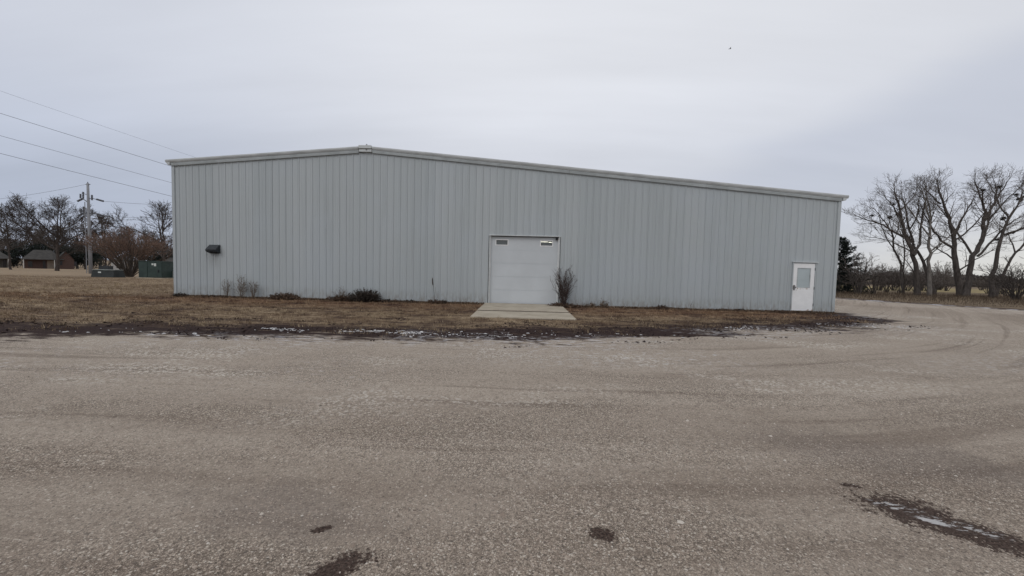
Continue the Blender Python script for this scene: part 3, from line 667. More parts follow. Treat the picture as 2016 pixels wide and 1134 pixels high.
# lower growth on the right
BUSHP = dict(PAR, lv=2, n=[2.6,4.,4.], len=[1.0,.5,.3], ang=(18,55), min_r=.0115, start=.25)
def multistem(name, label, cat, px, depth, h, spread, nst, seed, group=None, mats=(None,None), par=None, r0=.035, y=None, x=None, lean=.0, droop=.0):
    r = random.Random(seed); par = par or BUSHP
    ft = foot(px, depth) if x is None else Vector((x, y, 0)); root = empty(name, ft, label, cat, group)
    st = MB(); cr = MB()
    for i in range(nst):
        an = 2*math.pi*(i+r.random())/nst; sp = spread*r.random()**.6
        tgt = Vector((math.cos(an)*sp+lean, math.sin(an)*sp, h*r.uniform(.7,1.0)*(1-.35*(sp/max(spread,1e-3))**2)))
        p = ft+Vector((math.cos(an), math.sin(an), 0))*min(.25, spread*.16)*r.random()
        n = 7; pts = []; 
        for j in range(n+1):
            u = j/n; q = Vector((tgt.x*u**(1.25-droop), tgt.y*u**(1.25-droop), tgt.z*(u**(1-.0) if not droop else math.sin(u*1.35)/math.sin(1.35))))
            pts.append(p+q+rvec(r)*.02*h*u)
        rr = r0*r.uniform(.6,1.1); rads = [max(rr*(1-.75*j/n), par['min_r']*.7) for j in range(n+1)]
        st.tube(pts, rads, 5 if rr > .02 else 4); spawn(r, cr, pts, rads, 0, par)
    st.build('stems', mats[0] or M_BARK, root); cr.build('twigs', mats[1] or M_TWIG, root)
    return root
UG = 'bare bushes and small trees under the tall trees'
multistem('bare_shrub', 'small many-stemmed bare tree just right of the dark conifer', 'shrub', 1693, 36, 3.9, 1.5, 13, 41, UG, r0=.06)
multistem('bare_shrub', 'low forked bare tree between the conifer and the leaning trunks', 'shrub', 1723, 37, 3.2, 1.6, 10, 42, UG, r0=.055)
multistem('bare_shrub', 'thick dark tangled bush at the right edge of the photo', 'shrub', 2006, 33, 3.7, 2.5, 24, 43, UG, mats=(M_BARK, M_BARK), r0=.055, droop=.15)
multistem('bare_shrub', 'rounded dense bare bush far behind the pale trunk', 'shrub', 1852, 58, 4.3, 2.7, 30, 44, UG, r0=.04, par=dict(BUSHP, n=[3,5,5], min_r=.017))
for i, (px, dp, h, sp, lab) in enumerate(((1748,43,2.4,1.5,'dark low bush left of the two thin leaning stems'),(1776,42,2.6,1.5,'dark low bush behind the base of the leftmost leaning trunk'),(1806,44,2.6,1.7,'dark low bush between the wavy and leftmost leaning trunks'),(1832,46,2.2,1.5,'low bush behind the foot of the pale trunk'),(1672,47,2.4,1.6,'dark low bush behind the conifer'),(1985,40,2.2,1.6,'low arching bush left of the tangled edge bush'),(1935,62,2.4,2.2,'hazy bare bush far between the forked tree and the right trunk'),(1965,56,2.7,2.,'hazy bare bush far behind the right leaning trunk'))):
    multistem('bare_shrub', lab, 'shrub', px, dp, h, sp, 16, 50+i, UG, r0=.032, par=dict(BUSHP, min_r=.014), droop=.1)

_bushes = [o for o in C.objects if o.name.startswith('bare_shrub')]
for i, (px, dp, src, sc, lab) in enumerate(((1700,50,4,1.15,'dark bush between the conifer and the many-stemmed tree, further back'),(1735,49,5,1.2,'dark bush behind the low forked bare tree'),(1762,50,6,1.1,'dark bush far behind the thin leaning stems'),(1790,51,7,1.2,'dark bush far behind the leftmost leaning trunk'),
      (1820,52,5,1.25,'dark bush far behind the wavy dark trunk'),(1843,49,4,1.1,'low dark bush right of the pale trunk foot'),(1866,54,6,1.,'low dark bush left of the upright thick trunk'),(1948,47,8,.8,'low bush at the left side of the right leaning trunk'),(1976,46,9,.9,'low bush between the two right leaning trunks'))):
    copy_tree(_bushes[src], foot(px, dp), i*1.1, sc, lab, UG)
# conifer
def needles():
    mt, t = new_mat('dark_needles'); g = t.node('NewGeometry').outputs['Position']; n = t.noise(g, 3, 4, .7)
    finish(t, t.mix(t.ss(n, .35, .7), (.008,.011,.010), (.026,.034,.026)), .8, None, .2); return mt
M_NEED = needles()
def conifer(label, px, depth, h, rb, seed, group=None, name='conifer_tree'):
    r = random.Random(seed); ft = foot(px, depth); root = empty(name, ft, label, 'tree', group); tr = MB(); cr = MB()
    tr.tube([ft+Vector((0,0,-.1)), ft+Vector((.03,0,h*.5)), ft+Vector((0,.02,h))], [.13,.08,.015], 7)
    n = int(h*30)
    for i in range(n):
        u = (i+r.random())/n; z = .12+u*(h-.15); L = rb*(1-u)**.75*r.uniform(.6,1.15)+.08; an = r.random()*6.283
        d = Vector((math.cos(an), math.sin(an), r.uniform(-.15,.35)+.3*u)); p0 = ft+Vector((0,0,z)); p1 = p0+d*L; mid = p0.lerp(p1,.5)+Vector((0,0,-.06*L))
        cr.tube([p0, mid, p1], [.025,.016,.006], 3)
        m_ = int(14+L*52)
        for j in range(m_):
            s = .15+.85*r.random(); q = (p0.lerp(mid, s*2) if s < .5 else mid.lerp(p1, s*2-1)) + rvec(r)*.06
            dd = (d.normalized()+rvec(r)*.55).normalized(); l = r.uniform(.08,.2); w = dd.cross(rvec(r)).normalized()*r.uniform(.018,.038)
            cr.add([q-w, q+w, q+dd*l+w*.4, q+dd*l-w*.4], [(0,1,2,3)])
    tr.build('trunk', M_BARK, root); cr.build('crown', M_NEED, root); return root
conifer('dark green conifer at the right corner of the building', 1653, 38.5, 5.5, 2.9, 61)

# ------------------------------------------------------------------ left background
Z1 = (0, 340, 4.05)
FARP = dict(PAR, n=[1.3,1.9,2.4], len=[2.8,1.5,.8], rmax=[.075,.045,.03], min_r=.021, step=.7)
tree('bare_tree', 'wide vase shaped bare tree in front of the brick house', 66, Z1,
     [([(455,785),(465,690),(466,600),(470,530)], 4.6, 3.2), ([(465,620),(380,560),(300,480),(220,400),(150,350)], 2.6, .8), ([(468,600),(415,510),(370,430),(325,360),(290,310)], 2.2, .7), ([(470,530),(430,430),(395,350),(375,290)], 2, .7), ([(470,540),(482,430),(495,350),(505,300)], 1.9, .7),
      ([(472,540),(530,460),(560,380),(605,300)], 2, .7), ([(470,600),(560,510),(650,455),(700,400)], 2, .7), ([(460,690),(400,630),(350,570),(330,520)], 1.7, .7), ([(466,690),(530,645),(580,600)], 1.4, .6), ([(530,460),(600,420),(660,340)], 1.6, .6), ([(370,430),(290,410),(200,360)],1.5,.6)], 1, 71, par=FARP, thick=.6, dens=1.4, mats=(M_LTWIG, M_LTWIG))
tree('bare_tree', 'bare tree with a straight dark trunk at the left edge of the photo', 68, Z1,
     [([(88,772),(90,640),(92,520),(92,420)], 2.6, 1), ([(90,600),(30,520),(-30,440)], 1.5, .6), ([(90,560),(140,500),(150,450)], 1.3, .6), ([(91,520),(40,440),(20,390)], 1.3, .6), ([(90,640),(20,600),(-60,560)], 1.3, .6), ([(90,620),(150,570),(160,540)], 1.2, .5), ([(92,480),(60,420),(50,390)],1.2,.5)], 1, 72, par=FARP, thick=.62, dens=1.2, mats=(M_LTWIG, M_LTWIG))
tree('bare_tree', 'upright bare tree rising behind the reddish shrub next to the building', 62, Z1,
     [([(1305,765),(1310,640),(1312,520),(1308,400),(1305,280)], 4., 1), ([(1300,530),(1245,430),(1200,340),(1185,275)], 2.2, .7), ([(1311,420),(1350,340),(1365,270)], 1.8, .7), ([(1312,560),(1370,520),(1420,450)], 1.8, .7), ([(1300,520),(1190,440),(1120,400),(1075,370)], 1.8, .6), ([(1245,430),(1240,340),(1240,270)], 1.6, .6), ([(1311,600),(1390,600),(1450,560)], 1.6, .6), ([(1306,640),(1230,590),(1180,530)], 1.5, .6)], 1, 73, par=FARP, thick=.62, dens=1.2, mats=(M_LTWIG, M_LTWIG))
# reddish shrub
SHP = dict(PAR, lv=2, n=[1.9,2.6,2.8], len=[1.3,.65,.35], ang=(12,38), up=.05, min_r=.0125, start=.3, rmax=[.025,.016,.012])
multistem('reddish_shrub', 'wide reddish brown many-stemmed bare shrub behind the green utility box', 'shrub', 256, 39, 5.0, 3.4, 75, 75, mats=(M_GTWIG, M_RTWIG), r0=.05, par=SHP, droop=.25)

# background trees behind the houses, one built and copied with its parts
proto = tree('background_tree', 'large bare tree behind the roof of the brick house', 112, Z1,
     [([(300,740),(302,640),(300,560),(303,480)], 3.2, 1.2), ([(300,640),(250,560),(210,500)], 1.8, .8), ([(300,620),(350,540),(390,480)], 1.8, .8), ([(300,580),(270,500),(262,450)], 1.5, .7), ([(302,560),(335,480),(340,440)], 1.5, .7), ([(300,660),(370,610),(420,560)],1.4,.7), ([(300,660),(230,620),(180,570)],1.4,.7)], 1, 77,
     par=dict(FARP, n=[1.,1.3,1.5], len=[2.8,1.6,1.0], min_r=.045, rmax=[.09,.06,.05]))
BGG = 'bare trees far behind the houses'; proto['group'] = BGG
for i, (px, dp, sc, lab) in enumerate(((-30,120,1.05,'far bare tree behind the porch house at the left edge'),(28,125,1.0,'far bare tree between the two left houses'),(118,118,1.05,'far bare tree behind the vase shaped tree'),(152,116,1.1,'far bare tree left of the utility pole'),(196,112,1.25,'far bare tree just right of the utility pole'),(228,118,1.0,'far bare tree behind the left part of the reddish shrub'),(262,125,1.0,'far bare tree behind the middle of the reddish shrub'),(296,122,1.0,'far bare tree behind the right part of the reddish shrub'),(334,118,.85,'far bare tree beside the left corner of the metal building'))):
    copy_tree(proto, foot(px, dp), i*1.3, sc, lab, BGG)
EG = 'dark evergreens far behind the houses'
def evergreen(label, px, depth, h, w, seed):
    r = random.Random(seed); ft = foot(px, depth); root = empty('evergreen_tree', ft, label, 'tree', EG); cr = MB(); tr = MB()
    tr.tube([ft, ft+Vector((0,0,h*.6))], [.25,.1], 6)
    for k in range(16):
        c = ft+Vector((r.gauss(0,w*.4), r.gauss(0,w*.4), h*(.25+.6*r.random())))
        rad = w*r.uniform(.25,.45)
        for i in range(140):
            q = c+rvec(r).normalized()*rad*r.random()**.35; a = rvec(r).normalized()*.28; b = rvec(r).normalized()*.12
            cr.add([q-a, q+b, q+a, q-b], [(0,1,2,3)])
    tr.build('trunk', M_BARK, root); cr.build('crown', M_NEED, root)
for i, (px, dp, h, w, lab) in enumerate(((58,108,7.5,4.5,'dark rounded evergreen behind the left end of the brick house roof'),(90,110,7.,4.5,'dark evergreen behind the middle of the brick house roof'),(140,108,6.8,4.5,'dark evergreen behind the brick gable'),(8,104,5.4,4.,'dark evergreen behind the porch house'),(168,104,6.2,3.6,'dark evergreen between brick gable and utility pole'),(322,96,5.6,3.4,'dark evergreen beside the far brick house near the metal building'))):
    evergreen(lab, px, dp, h, w, 90+i)

# houses
def brick_mat():
    mt, t = new_mat('brick'); g = t.node('NewGeometry').outputs['Position']; X, Y, Z = t.sep(g)
    b = t.node('TexBrick', {'Vector': t.comb(t.math('ADD', X, Y), Z, 0.), 'Color1': (.080,.045,.038,1), 'Color2': (.10,.057,.048,1), 'Mortar': (.10,.085,.075,1), 'Scale': 4.})
    finish(t, b.outputs[0], .9, None, .2); return mt
M_BRICK = brick_mat(); M_SHING = simple('grey_brown_shingles', (.045,.042,.038), .9, .3, 1.5); M_TAN = simple('tan_garage_panel', (.26,.21,.165), .7, .1); M_WIN = simple('dark_window', (.03,.03,.035), .15, .2, 2, .5); M_POST = simple('white_post', (.5,.49,.46), .6, .1); M_SIDE = simple('pale_siding', (.42,.41,.40), .7, .1)
def house(name, label, px, depth, width, deep, eave, ridge, wall_m, feats=(), hip=.8, gable=None, posts=(), over=.5, roof_m=None):
    ft = foot(px, depth); root = empty(name, ft, label, 'house')
    d = ft-CAM; d.z = 0; d.normalize(); s = Vector((d.y, -d.x, 0)); ks = d.dot(Vector((fw.x, fw.y, 0)).normalized())
    def L(a, b, z): return ft + s*(a*ks) + d*b + Vector((0,0,z))
    def lbox(mb, a0, a1, b0, b1, z0, z1):
        mb.add([L(a0,b0,z0),L(a1,b0,z0),L(a1,b1,z0),L(a0,b1,z0),L(a0,b0,z1),L(a1,b0,z1),L(a1,b1,z1),L(a0,b1,z1)], [(0,3,2,1),(4,5,6,7),(0,1,5,4),(1,2,6,5),(2,3,7,6),(3,0,4,7)])
    mb = MB(); lbox(mb, 0, width, 0, deep, -.4, eave); 
    if gable:
        g0, g1, gr, fwd = gable; 
        mb.add([L(g0,-fwd,-.4),L(g1,-fwd,-.4),L(g1,-fwd,eave),L((g0+g1)/2,-fwd,gr),L(g0,-fwd,eave),L(g0,deep-.1,-.4),L(g1,deep-.1,-.4),L(g1,deep-.1,eave),L((g0+g1)/2,deep-.1,gr),L(g0,deep-.1,eave)], [(0,1,2,3,4),(0,4,9,5),(1,6,7,2)])
    mb.build('wall', wall_m, root)
    mb = MB(); e = over; h2 = (ridge-eave)*hip/.5 if hip < 1 else 0
    hx = deep/2*hip
    mb.add([L(-e,-e-1.2*bool(posts),eave-.1),L(width+e,-e-1.2*bool(posts),eave-.1),L(width+e,deep+e,eave-.1),L(-e,deep+e,eave-.1),L(hx,deep/2,ridge),L(width-hx,deep/2,ridge)], [(0,1,5,4),(1,2,5),(2,3,4,5),(3,0,4),(0,3,2,1)])
    if gable:
        mb.add([L(g0-.3,-fwd-.3,eave-.15),L((g0+g1)/2,-fwd-.3,gr+.1),L(g1+.3,-fwd-.3,eave-.15),L(g0-.3,deep,eave-.15),L((g0+g1)/2,deep,gr+.1),L(g1+.3,deep,eave-.15)], [(0,1,4,3),(1,2,5,4)])
    mb.build('roof', roof_m or M_SHING, root)
    for kind, a0, a1, z0, z1, b0, mt in feats:
        q = MB(); lbox(q, a0, a1, b0-.06, b0+.05, z0, z1); q.build(kind, mt, root)
    for a in posts:
        q = MB(); lbox(q, a-.12, a+.12, -1.6, -1.36, -.3, eave-.12); q.build('porch_post', M_POST, root)
    return root
k95 = 95/FPX
house('brick_house', 'low red brick house with grey roof and tan garage door beyond the lawn', 46, 95, 10.2, 8, 2.35, 4.7, M_BRICK,
      [('garage_door',6.1,7.95,-.2,2.05,0,M_TAN),('window',1.2,2.3,.4,1.8,0,M_WIN),('door',5.0,5.7,-.2,1.95,0,M_WIN),('window',9.15,10.1,.9,2.0,-1.0,M_WIN),('window',13.4,14.1,.7,1.9,-1.0,M_WIN)], hip=.7, gable=(8.9,13.4,4.5,1.0), posts=(.1,8.0))
house('porch_house', 'dim house with deep porch roof at the left edge of the photo', -60, 92, 10.6, 7, 2.3, 4.0, simple('dim_siding', (.10,.09,.08), .8, .1), [('window',6.2,7.6,.6,1.7,0,M_WIN),('door',8.4,9.2,-.2,1.9,0,M_WIN),('window',3.6,5,.6,1.7,0,M_WIN)], posts=(6.,9.7))
house('pale_house', 'small pale sided house showing through the reddish shrub', 219, 100, 6.0, 6, 2.5, 3.6, M_SIDE, [('window',1.4,2.4,.6,1.6,0,M_WIN),('door',4.0,4.8,-.2,1.8,0,M_TAN)])
house('far_brick_house', 'partly hidden brick and tan house beside the left corner of the metal building', 318, 92, 9, 6, 2.3, 3.6, M_BRICK, [('garage_door',1.3,3.2,-.2,2.,0,M_TAN)])

# utility boxes
def green():
    mt, t = new_mat('green_box_paint'); g = t.node('NewGeometry').outputs['Position']; n = t.noise(g, 2.5, 5, .65)
    finish(t, t.mix(t.ss(n, .3, .7), (.020,.036,.032), (.034,.056,.048)), .5, None, .4); return mt
M_GREEN = green(); M_DGREEN = simple('dark_green_box', (.022,.026,.024), .55, .3, 3); M_LBL = simple('white_sticker', (.55,.58,.55), .5, .1); M_LID = simple('grey_lid', (.20,.215,.20), .5, .15)
def cabinet(name, label, px0, px1, depth, h, deep, parts):
    c = foot((px0+px1)/2, depth); w = (px1-px0)/FPX*depth; root = empty(name, c, label, 'utility box')
    parts(root, c, w, h, deep); return root
def big(root, c, w, h, dp):
    x0, x1, y0, y1, z = c.x-w/2, c.x+w/2, c.y, c.y+dp, c.z
    mb = MB(); mb.box(x0, x1, y0, y1, z+.06, z+h-.08); bevel(mb.build('body', M_GREEN, root), .02)
    mb = MB(); mb.box(x0-.03, x1+.03, y0-.05, y1+.03, z+h-.075, z+h); bevel(mb.build('lid', M_GREEN, root), .02)
    for a, b in ((x0+.03, x0+w*.38), (x0+w*.40, x1-.03)):
        mb = MB(); mb.box(a, b, y0-.03, y0-.004, z+.1, z+h-.12); dr = bevel(mb.build('door', M_GREEN, root), .01)
    mb = MB(); mb.box(x0+w*.83, x0+w*.87, y0-.07, y0-.03, z+h*.35, z+h*.50); mb.build('handle', M_BLACK, dr)
    mb = MB(); mb.box(x0+w*.57, x0+w*.65, y0-.036, y0-.031, z+h*.76, z+h*.86); mb.box(x0+w*.67, x0+w*.76, y0-.036, y0-.031, z+h*.70, z+h*.86); mb.build('sticker', M_LBL, dr)
    mb = MB(); mb.box(x0-.12, x1+.12, y0-.15, y1+.1, z-.1, z+.055); mb.build('base_pad', M_CON, root)
cabinet('transformer_box', 'tall green metal utility box with white stickers left of the building', 272, 320, 36, 1.62, 1.3, big)
def low(root, c, w, h, dp):
    x0, x1, y0, y1, z = c.x-w/2, c.x+w/2, c.y, c.y+dp, c.z
    mb = MB(); i = .12
    mb.add([(x0,y0,z-.05),(x1,y0,z-.05),(x1,y1,z-.05),(x0,y1,z-.05),(x0+i*.4,y0+i,z+h-.06),(x1-i,y0+i,z+h-.06),(x1-i,y1-i,z+h-.06),(x0+i*.4,y1-i,z+h-.06)], [(4,5,6,7),(0,1,5,4),(1,2,6,5),(2,3,7,6),(3,0,4,7)])
    bevel(mb.build('body', M_DGREEN, root), .02)
    mb = MB(); mb.box(x0+i*.2, x1-i*.8, y0+i*.7, y1-i*.7, z+h-.058, z+h); bevel(mb.build('lid', M_LID, root), .015)
    mb = MB(); mb.add([(x0+w*.30,y0+.045,z+h*.28),(x0+w*.40,y0+.045,z+h*.28),(x0+w*.42,y0+.095,z+h*.72),(x0+w*.28,y0+.095,z+h*.72)], [(0,1,2,3)]); mb.build('sticker', M_LBL, root)
cabinet('pedestal_box', 'low dark green utility box with a pale lid and one sticker', 177, 224, 35.5, .70, 1.1, low)
def small(root, c, w, h, dp):
    mb = MB(); mb.box(c.x-w/2, c.x+w/2, c.y, c.y+dp, c.z-.05, c.z+h); bevel(mb.build('body', M_LID, root), .03)
    mb = MB(); mb.box(c.x-w/2-.02, c.x+w/2+.02, c.y-.02, c.y+dp+.02, c.z+h+.003, c.z+h+.04); bevel(mb.build('lid', M_LID, root), .01)
cabinet('pedestal_box', 'plain grey utility box half hidden by the left corner of the building', 335, 350, 37, .68, .5, small)
def small2(root, c, w, h, dp):
    mb = MB(); mb.box(c.x-w/2, c.x+w/2, c.y, c.y+dp, c.z-.05, c.z+h); bevel(mb.build('body', M_BLACK, root), .03)
    mb = MB(); mb.box(c.x-w/2-.03, c.x+w/2+.03, c.y-.03, c.y+dp+.03, c.z+h+.003, c.z+h+.05); bevel(mb.build('lid', M_BLACK, root), .01)
cabinet('pedestal_box', 'small black box in the grass behind the low dark green utility box', 194, 214, 50, 1.0, .6, small2)

# utility pole, left
DP = 50.; M_POLE = simple('weathered_grey_pole', (.23,.235,.25), .8, .2, 2, stretch=(1,1,.2)); M_INS = simple('grey_insulator', (.10,.105,.12), .4, .2, 4)
def U(px, py, o=0.): 
    q = P(px, py, DP); return Vector((q.x, q.y+o, q.z))
pole_ft = foot(178.5, DP)
pl = empty('utility_pole', pole_ft, 'tall grey utility pole with three tiers of insulators on the left lawn', 'utility pole')
top = U(172.8, 361)
def PX(py): return 172.8 + (178.5-172.8)*(py-361)/(538-361)
mb = MB(); mb.tube([Vector((pole_ft.x, pole_ft.y, pole_ft.z-.3)), pole_ft.lerp(top, .5), top], [.20,.165,.125], 10, True); mb.build('pole', M_POLE, pl, True)
mb = MB(); mb.tube([U(169,363), U(177.5,363)], .05, 5, True); mb.tube([top, top+Vector((0,0,.18))], .05, 6, True); mb.build('top_bracket', M_INS, pl)
mb = MB(); mb.tube([U(PX(540)-4.2,538,-.2), U(PX(460)-4.,460,-.2), U(PX(398)-3.6,398,-.2)], .045, 6); mb.build('cable_riser', M_POLE, pl)
for dy, tier in ((0,0),(29,1)):
    mb = MB()
    mb.tube([U(PX(398+dy),399+dy), U(164+PX(398+dy)-174,392+dy), U(160+PX(398+dy)-174,394+dy)], .06, 5, True); mb.tube([U(PX(382+dy),384+dy), U(161+PX(398+dy)-174,380+dy)], .04, 5, True)
    mb.tube([U(PX(390+dy),391+dy), U(183+PX(398+dy)-174,391+dy), U(192+PX(398+dy)-174,393+dy)], .045, 5, True); mb.build('bracket_arm', M_INS, pl)
    for px, ya, yb, rad in ((158.5,382,390,.11),(163.8,378,391,.11),(181,384,394,.11)):
        px += PX(398+dy)-174; mb = MB(); a, b = U(px, ya+dy), U(px, yb+dy)
        n = 8; pts = [a.lerp(b, j/n) for j in range(n+1)]; mb.tube(pts, [rad*(.6 if j % 2 else 1.05) for j in range(n+1)], 8, True); mb.build('insulator', M_INS, pl)
    for xa, ya, xb, yb in ((153,396,162,391.5),(191,392.5,203,396)):
        sh = PX(398+dy)-174; mb = MB(); a, b = U(xa+sh, ya+dy), U(xb+sh, yb+dy); n = 10
        mb.tube([a.lerp(b, j/n) for j in range(n+1)], [.13*(.6 if j % 2 else 1.) for j in range(n+1)], 8, True); mb.build('strain_insulator', M_INS, pl)
mb = MB(); mb.tube([U(166,451.5), U(198,452)], .06, 5, True); mb.build('crossarm', M_INS, pl)
for xa, xb, ya, yb in ((155.5,167,456,452.5),(195,206,452,453)):
    mb = MB(); a, b = U(xa,ya), U(xb,yb); n = 10; mb.tube([a.lerp(b, j/n) for j in range(n+1)], [.13*(.6 if j % 2 else 1.) for j in range(n+1)], 8, True); mb.build('strain_insulator', M_INS, pl)

# wires
M_WIRE = simple('aluminium_cable', (.13,.135,.15), .5, .1)
def wire(label, a, b, rad, sag, group, n=28):
    pts = []
    for i in range(n+1):
        u = i/n; q = a.lerp(b, u); q.z -= sag*4*u*(1-u); pts.append(q)
    mb = MB(); mb.tube(pts, rad, 5); o = mb.build('power_cable', M_WIRE); return tag(o, label, 'cable', group)
HG = 'power cables crossing the sky toward the building'
def hw(y0, slope, d0, d1, lab, rad):
    xa, xb = -700, 520
    wire(lab, P(xa, y0+slope*xa, d0), P(xb, y0+slope*xb, d1), rad, .12, HG)
hw(177, .343, 34, 66, 'topmost thin power cable reaching the roof edge at the left', .012)
hw(221, .312, 34, 66, 'second power cable from the top in the left sky', .024)
hw(265, .277, 34, 66, 'third power cable from the top in the left sky', .020)
hw(300, .252, 34, 66, 'lowest of the four cables slanting to the building corner', .024)
PG = 'thin lines strung from the utility pole'
wire('thin upper line running right from the utility pole', U(203,396), P(420,403,62), .017, .25, PG)
wire('thin second line running right from the utility pole', U(204.5,425.5), P(420,428,62), .015, .2, PG)
wire('thin third line running right from the lowest pole crossarm', U(206,453), P(420,452,62), .013, .2, PG)
wire('thin line running left from the top of the utility pole', U(169,363), P(-300,408,44), .014, .8, PG)

# far pole on the right
DP = 75.
fp = foot(1907.5, 75); r0 = empty('utility_pole', fp, 'small distant pole with two crossarms between the two thick trunks', 'utility pole')
mb = MB(); mb.tube([fp, P(1908,512,75)], [.14,.10], 7, True); mb.build('pole', M_BARK, r0)
for y, a, b in ((513.5,1900,1917),(522.5,1903,1912)):
    mb = MB(); mb.tube([P(a,y,75), P(b,y,75)], .08, 4, True); mb.build('crossarm', M_BARK, r0)
DP = 50.

# distant tree line and hedge
def treeline(name, a_px, b_px, depth, hmin, hmax, n, seed, mat, w, twiggy=False):
    r = random.Random(seed); mb = MB()
    for i in range(n):
        px = a_px+(b_px-a_px)*r.random(); dp = depth*r.uniform(.95,1.12); f = foot(px, dp); hh = (hmin+(hmax-hmin)*(.5+.5*math.sin(px*.06)*math.cos(px*.023+1)))*r.random()**.7
        q = f+Vector((0,0,hh)); a = Vector((r.gauss(0,w), r.gauss(0,w), r.gauss(0,w*.5))); b = Vector((r.gauss(0,w*.3), r.gauss(0,w*.3), r.gauss(0,w)))
        if twiggy: a = Vector((r.gauss(0,.09), r.gauss(0,.09), r.gauss(0,.03))); b = Vector((r.gauss(0,.5), r.gauss(0,.5), abs(r.gauss(0,1.3))+.3))
        mb.add([q-a, q+b, q+a, q-b], [(0,1,2,3)])
    o = mb.build(name, mat); return tag(o, kind='stuff')
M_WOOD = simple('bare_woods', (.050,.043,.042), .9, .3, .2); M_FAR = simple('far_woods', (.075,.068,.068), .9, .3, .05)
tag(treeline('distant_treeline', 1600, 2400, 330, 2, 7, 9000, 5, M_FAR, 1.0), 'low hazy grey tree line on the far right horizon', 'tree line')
tag(treeline('hedge_row', 1600, 2300, 92, .1, 1.5, 12000, 6, M_BARK, .22), 'dark low hedge row across the field behind the tall trees', 'hedge')
tag(treeline('distant_treeline', -700, 420, 138, 7, 12., 14000, 7, M_WOOD, .55, True), 'dark woods far behind the houses on the left', 'tree line')

# ------------------------------------------------------------------ weeds and shrubs along the wall
WG = 'dry weeds along the foot of the wall'
TIN = dict(PAR, lv=1, n=[9,8], len=[.22,.10], ang=(20,55), wob=.10, up=.05, min_r=.0042, step=.1, start=.25, rmax=[.006,.004])
multistem('bare_shrub', 'upright many-stemmed bare shrub at the right side of the garage door', 'shrub', 0, 0, 1.95, .54, 46, 101, None, (M_DSTEM, M_DSTEM), dict(TIN, n=[5.5,4], len=[.30,.14], ang=(12,40), min_r=.0042), .011, y=-.42, x=3.28)
for i, (x, y, h, sp, ns, lab) in enumerate(((-11.75,-.25,.9,.20,11,'thin dry weed left of the tallest sprigs below the vent hood'),(-11.05,-.3,1.15,.30,18,'tallest dry weed sprigs on the wall left of the dark clump'),(-10.55,-.25,.9,.18,12,'dry weed sprig right of the tallest sprigs'),
      (-6.55,-.3,.62,.30,12,'dry weed with thin sprigs left of the round dark bush'))):
    multistem('dry_weed', lab, 'weed', 0, 0, h, sp, ns, 110+i, WG, (M_STEM, M_STEM), dict(TIN, min_r=.0042), .008, y=y, x=x)
def clump(label, x, y, w, h, n, seed, mat, group=WG, name='weed_clump'):
    r = random.Random(seed); mb = MB()
    for i in range(n):
        a = r.random()*6.283; rr = w*r.random()**.6; b = Vector((x+math.cos(a)*rr*.6, y+math.sin(a)*rr*.35, 0)); d = Vector((math.cos(a)*rr, math.sin(a)*rr*.6, h*r.uniform(.35,1)*(1-.5*(rr/w)**2)))
        pts = [b, b+d*.5+Vector((0,0,.04))+rvec(r)*.02, b+d+rvec(r)*.03]; mb.tube(pts, [.006,.005,.002], 3)
        for q in range(3):
            c = b+d*r.uniform(.3,1); s = rvec(r)*.028; e = rvec(r)*.016; mb.add([c-s, c+e, c+s, c-e], [(0,1,2,3)])
    return tag(mb.build(name, mat), label, 'weed', group)
M_CL = simple('dark_dead_leaves', (.045,.035,.028), .9, .5, 9); M_CLB = simple('brown_dead_leaves', (.095,.062,.043), .9, .5, 9)
clump('low brown weed clump right of the dry sprigs below the vent hood', -9.1, -.3, .46, .36, 240, 1, M_CLB)
clump('flat brown clump at the foot of the thin sprigs left of the dark bush', -6.5, -.28, .46, .32, 220, 2, M_CLB)
clump('round dark leafy bush low on the wall under the roof ridge', -5.42, -.42, .52, .66, 620, 3, M_CL)
clump('small dark tuft just right of the round dark bush', -4.5, -.25, .25, .14, 60, 4, M_CL)
clump('small dark tuft halfway between dark bush and seed stalk', -3.45, -.22, .18, .15, 50, 5, M_CL)
clump('brown tuft at the foot of the tall seed stalk', -2.35, -.3, .28, .2, 110, 6, M_CLB)
clump('dark tuft right of the seed stalk', -2.0, -.22, .14, .18, 45, 7, M_CL)
clump('dark tuft at the left corner of the building', -13.9, -.22, .25, .17, 90, 8, M_CL)
clump('tuft of dead leaves at the foot of the garage door shrub', 3.3, -.45, .55, .22, 260, 9, M_CLB)
clump('brown weed clump midway along the right half of the wall', 7.55, -.3, .24, .22, 100, 10, M_CLB)
clump('tiny dark tuft left of the white entry door', 11.0, -.2, .14, .13, 40, 11, M_CL)
clump('low leaf heap beside the white entry door', 12.75, -.25, .30, .10, 80, 12, M_CLB)
clump('small grey weed right of the garage door shrub', 4.5, -.25, .2, .33, 40, 13, M_STEM)
clump('sparse taller weed further right of the garage door shrub', 5.05, -.25, .16, .5, 26, 14, M_STEM)
mb = MB(); r = random.Random(3)
mb.tube([(-2.36,-.3,0),(-2.40,-.3,.5),(-2.46,-.31,1.02)], [.008,.007,.005], 4); mb.tube([(-2.46,-.31,.80),(-2.47,-.31,.9),(-2.48,-.31,1.08),(-2.485,-.31,1.14)], [.012,.026,.022,.004], 6)
mb.tube([(-2.30,-.3,0),(-2.31,-.3,.4),(-2.36,-.3,.74)], [.006,.005,.003], 4); mb.tube([(-2.32,-.3,0),(-2.25,-.29,.3),(-2.22,-.29,.55)], [.006,.004,.002], 4)
tag(mb.build('seed_stalk', M_DSTEM), 'tall thin seed stalk with a fluffy head left of the garage door', 'weed', WG)
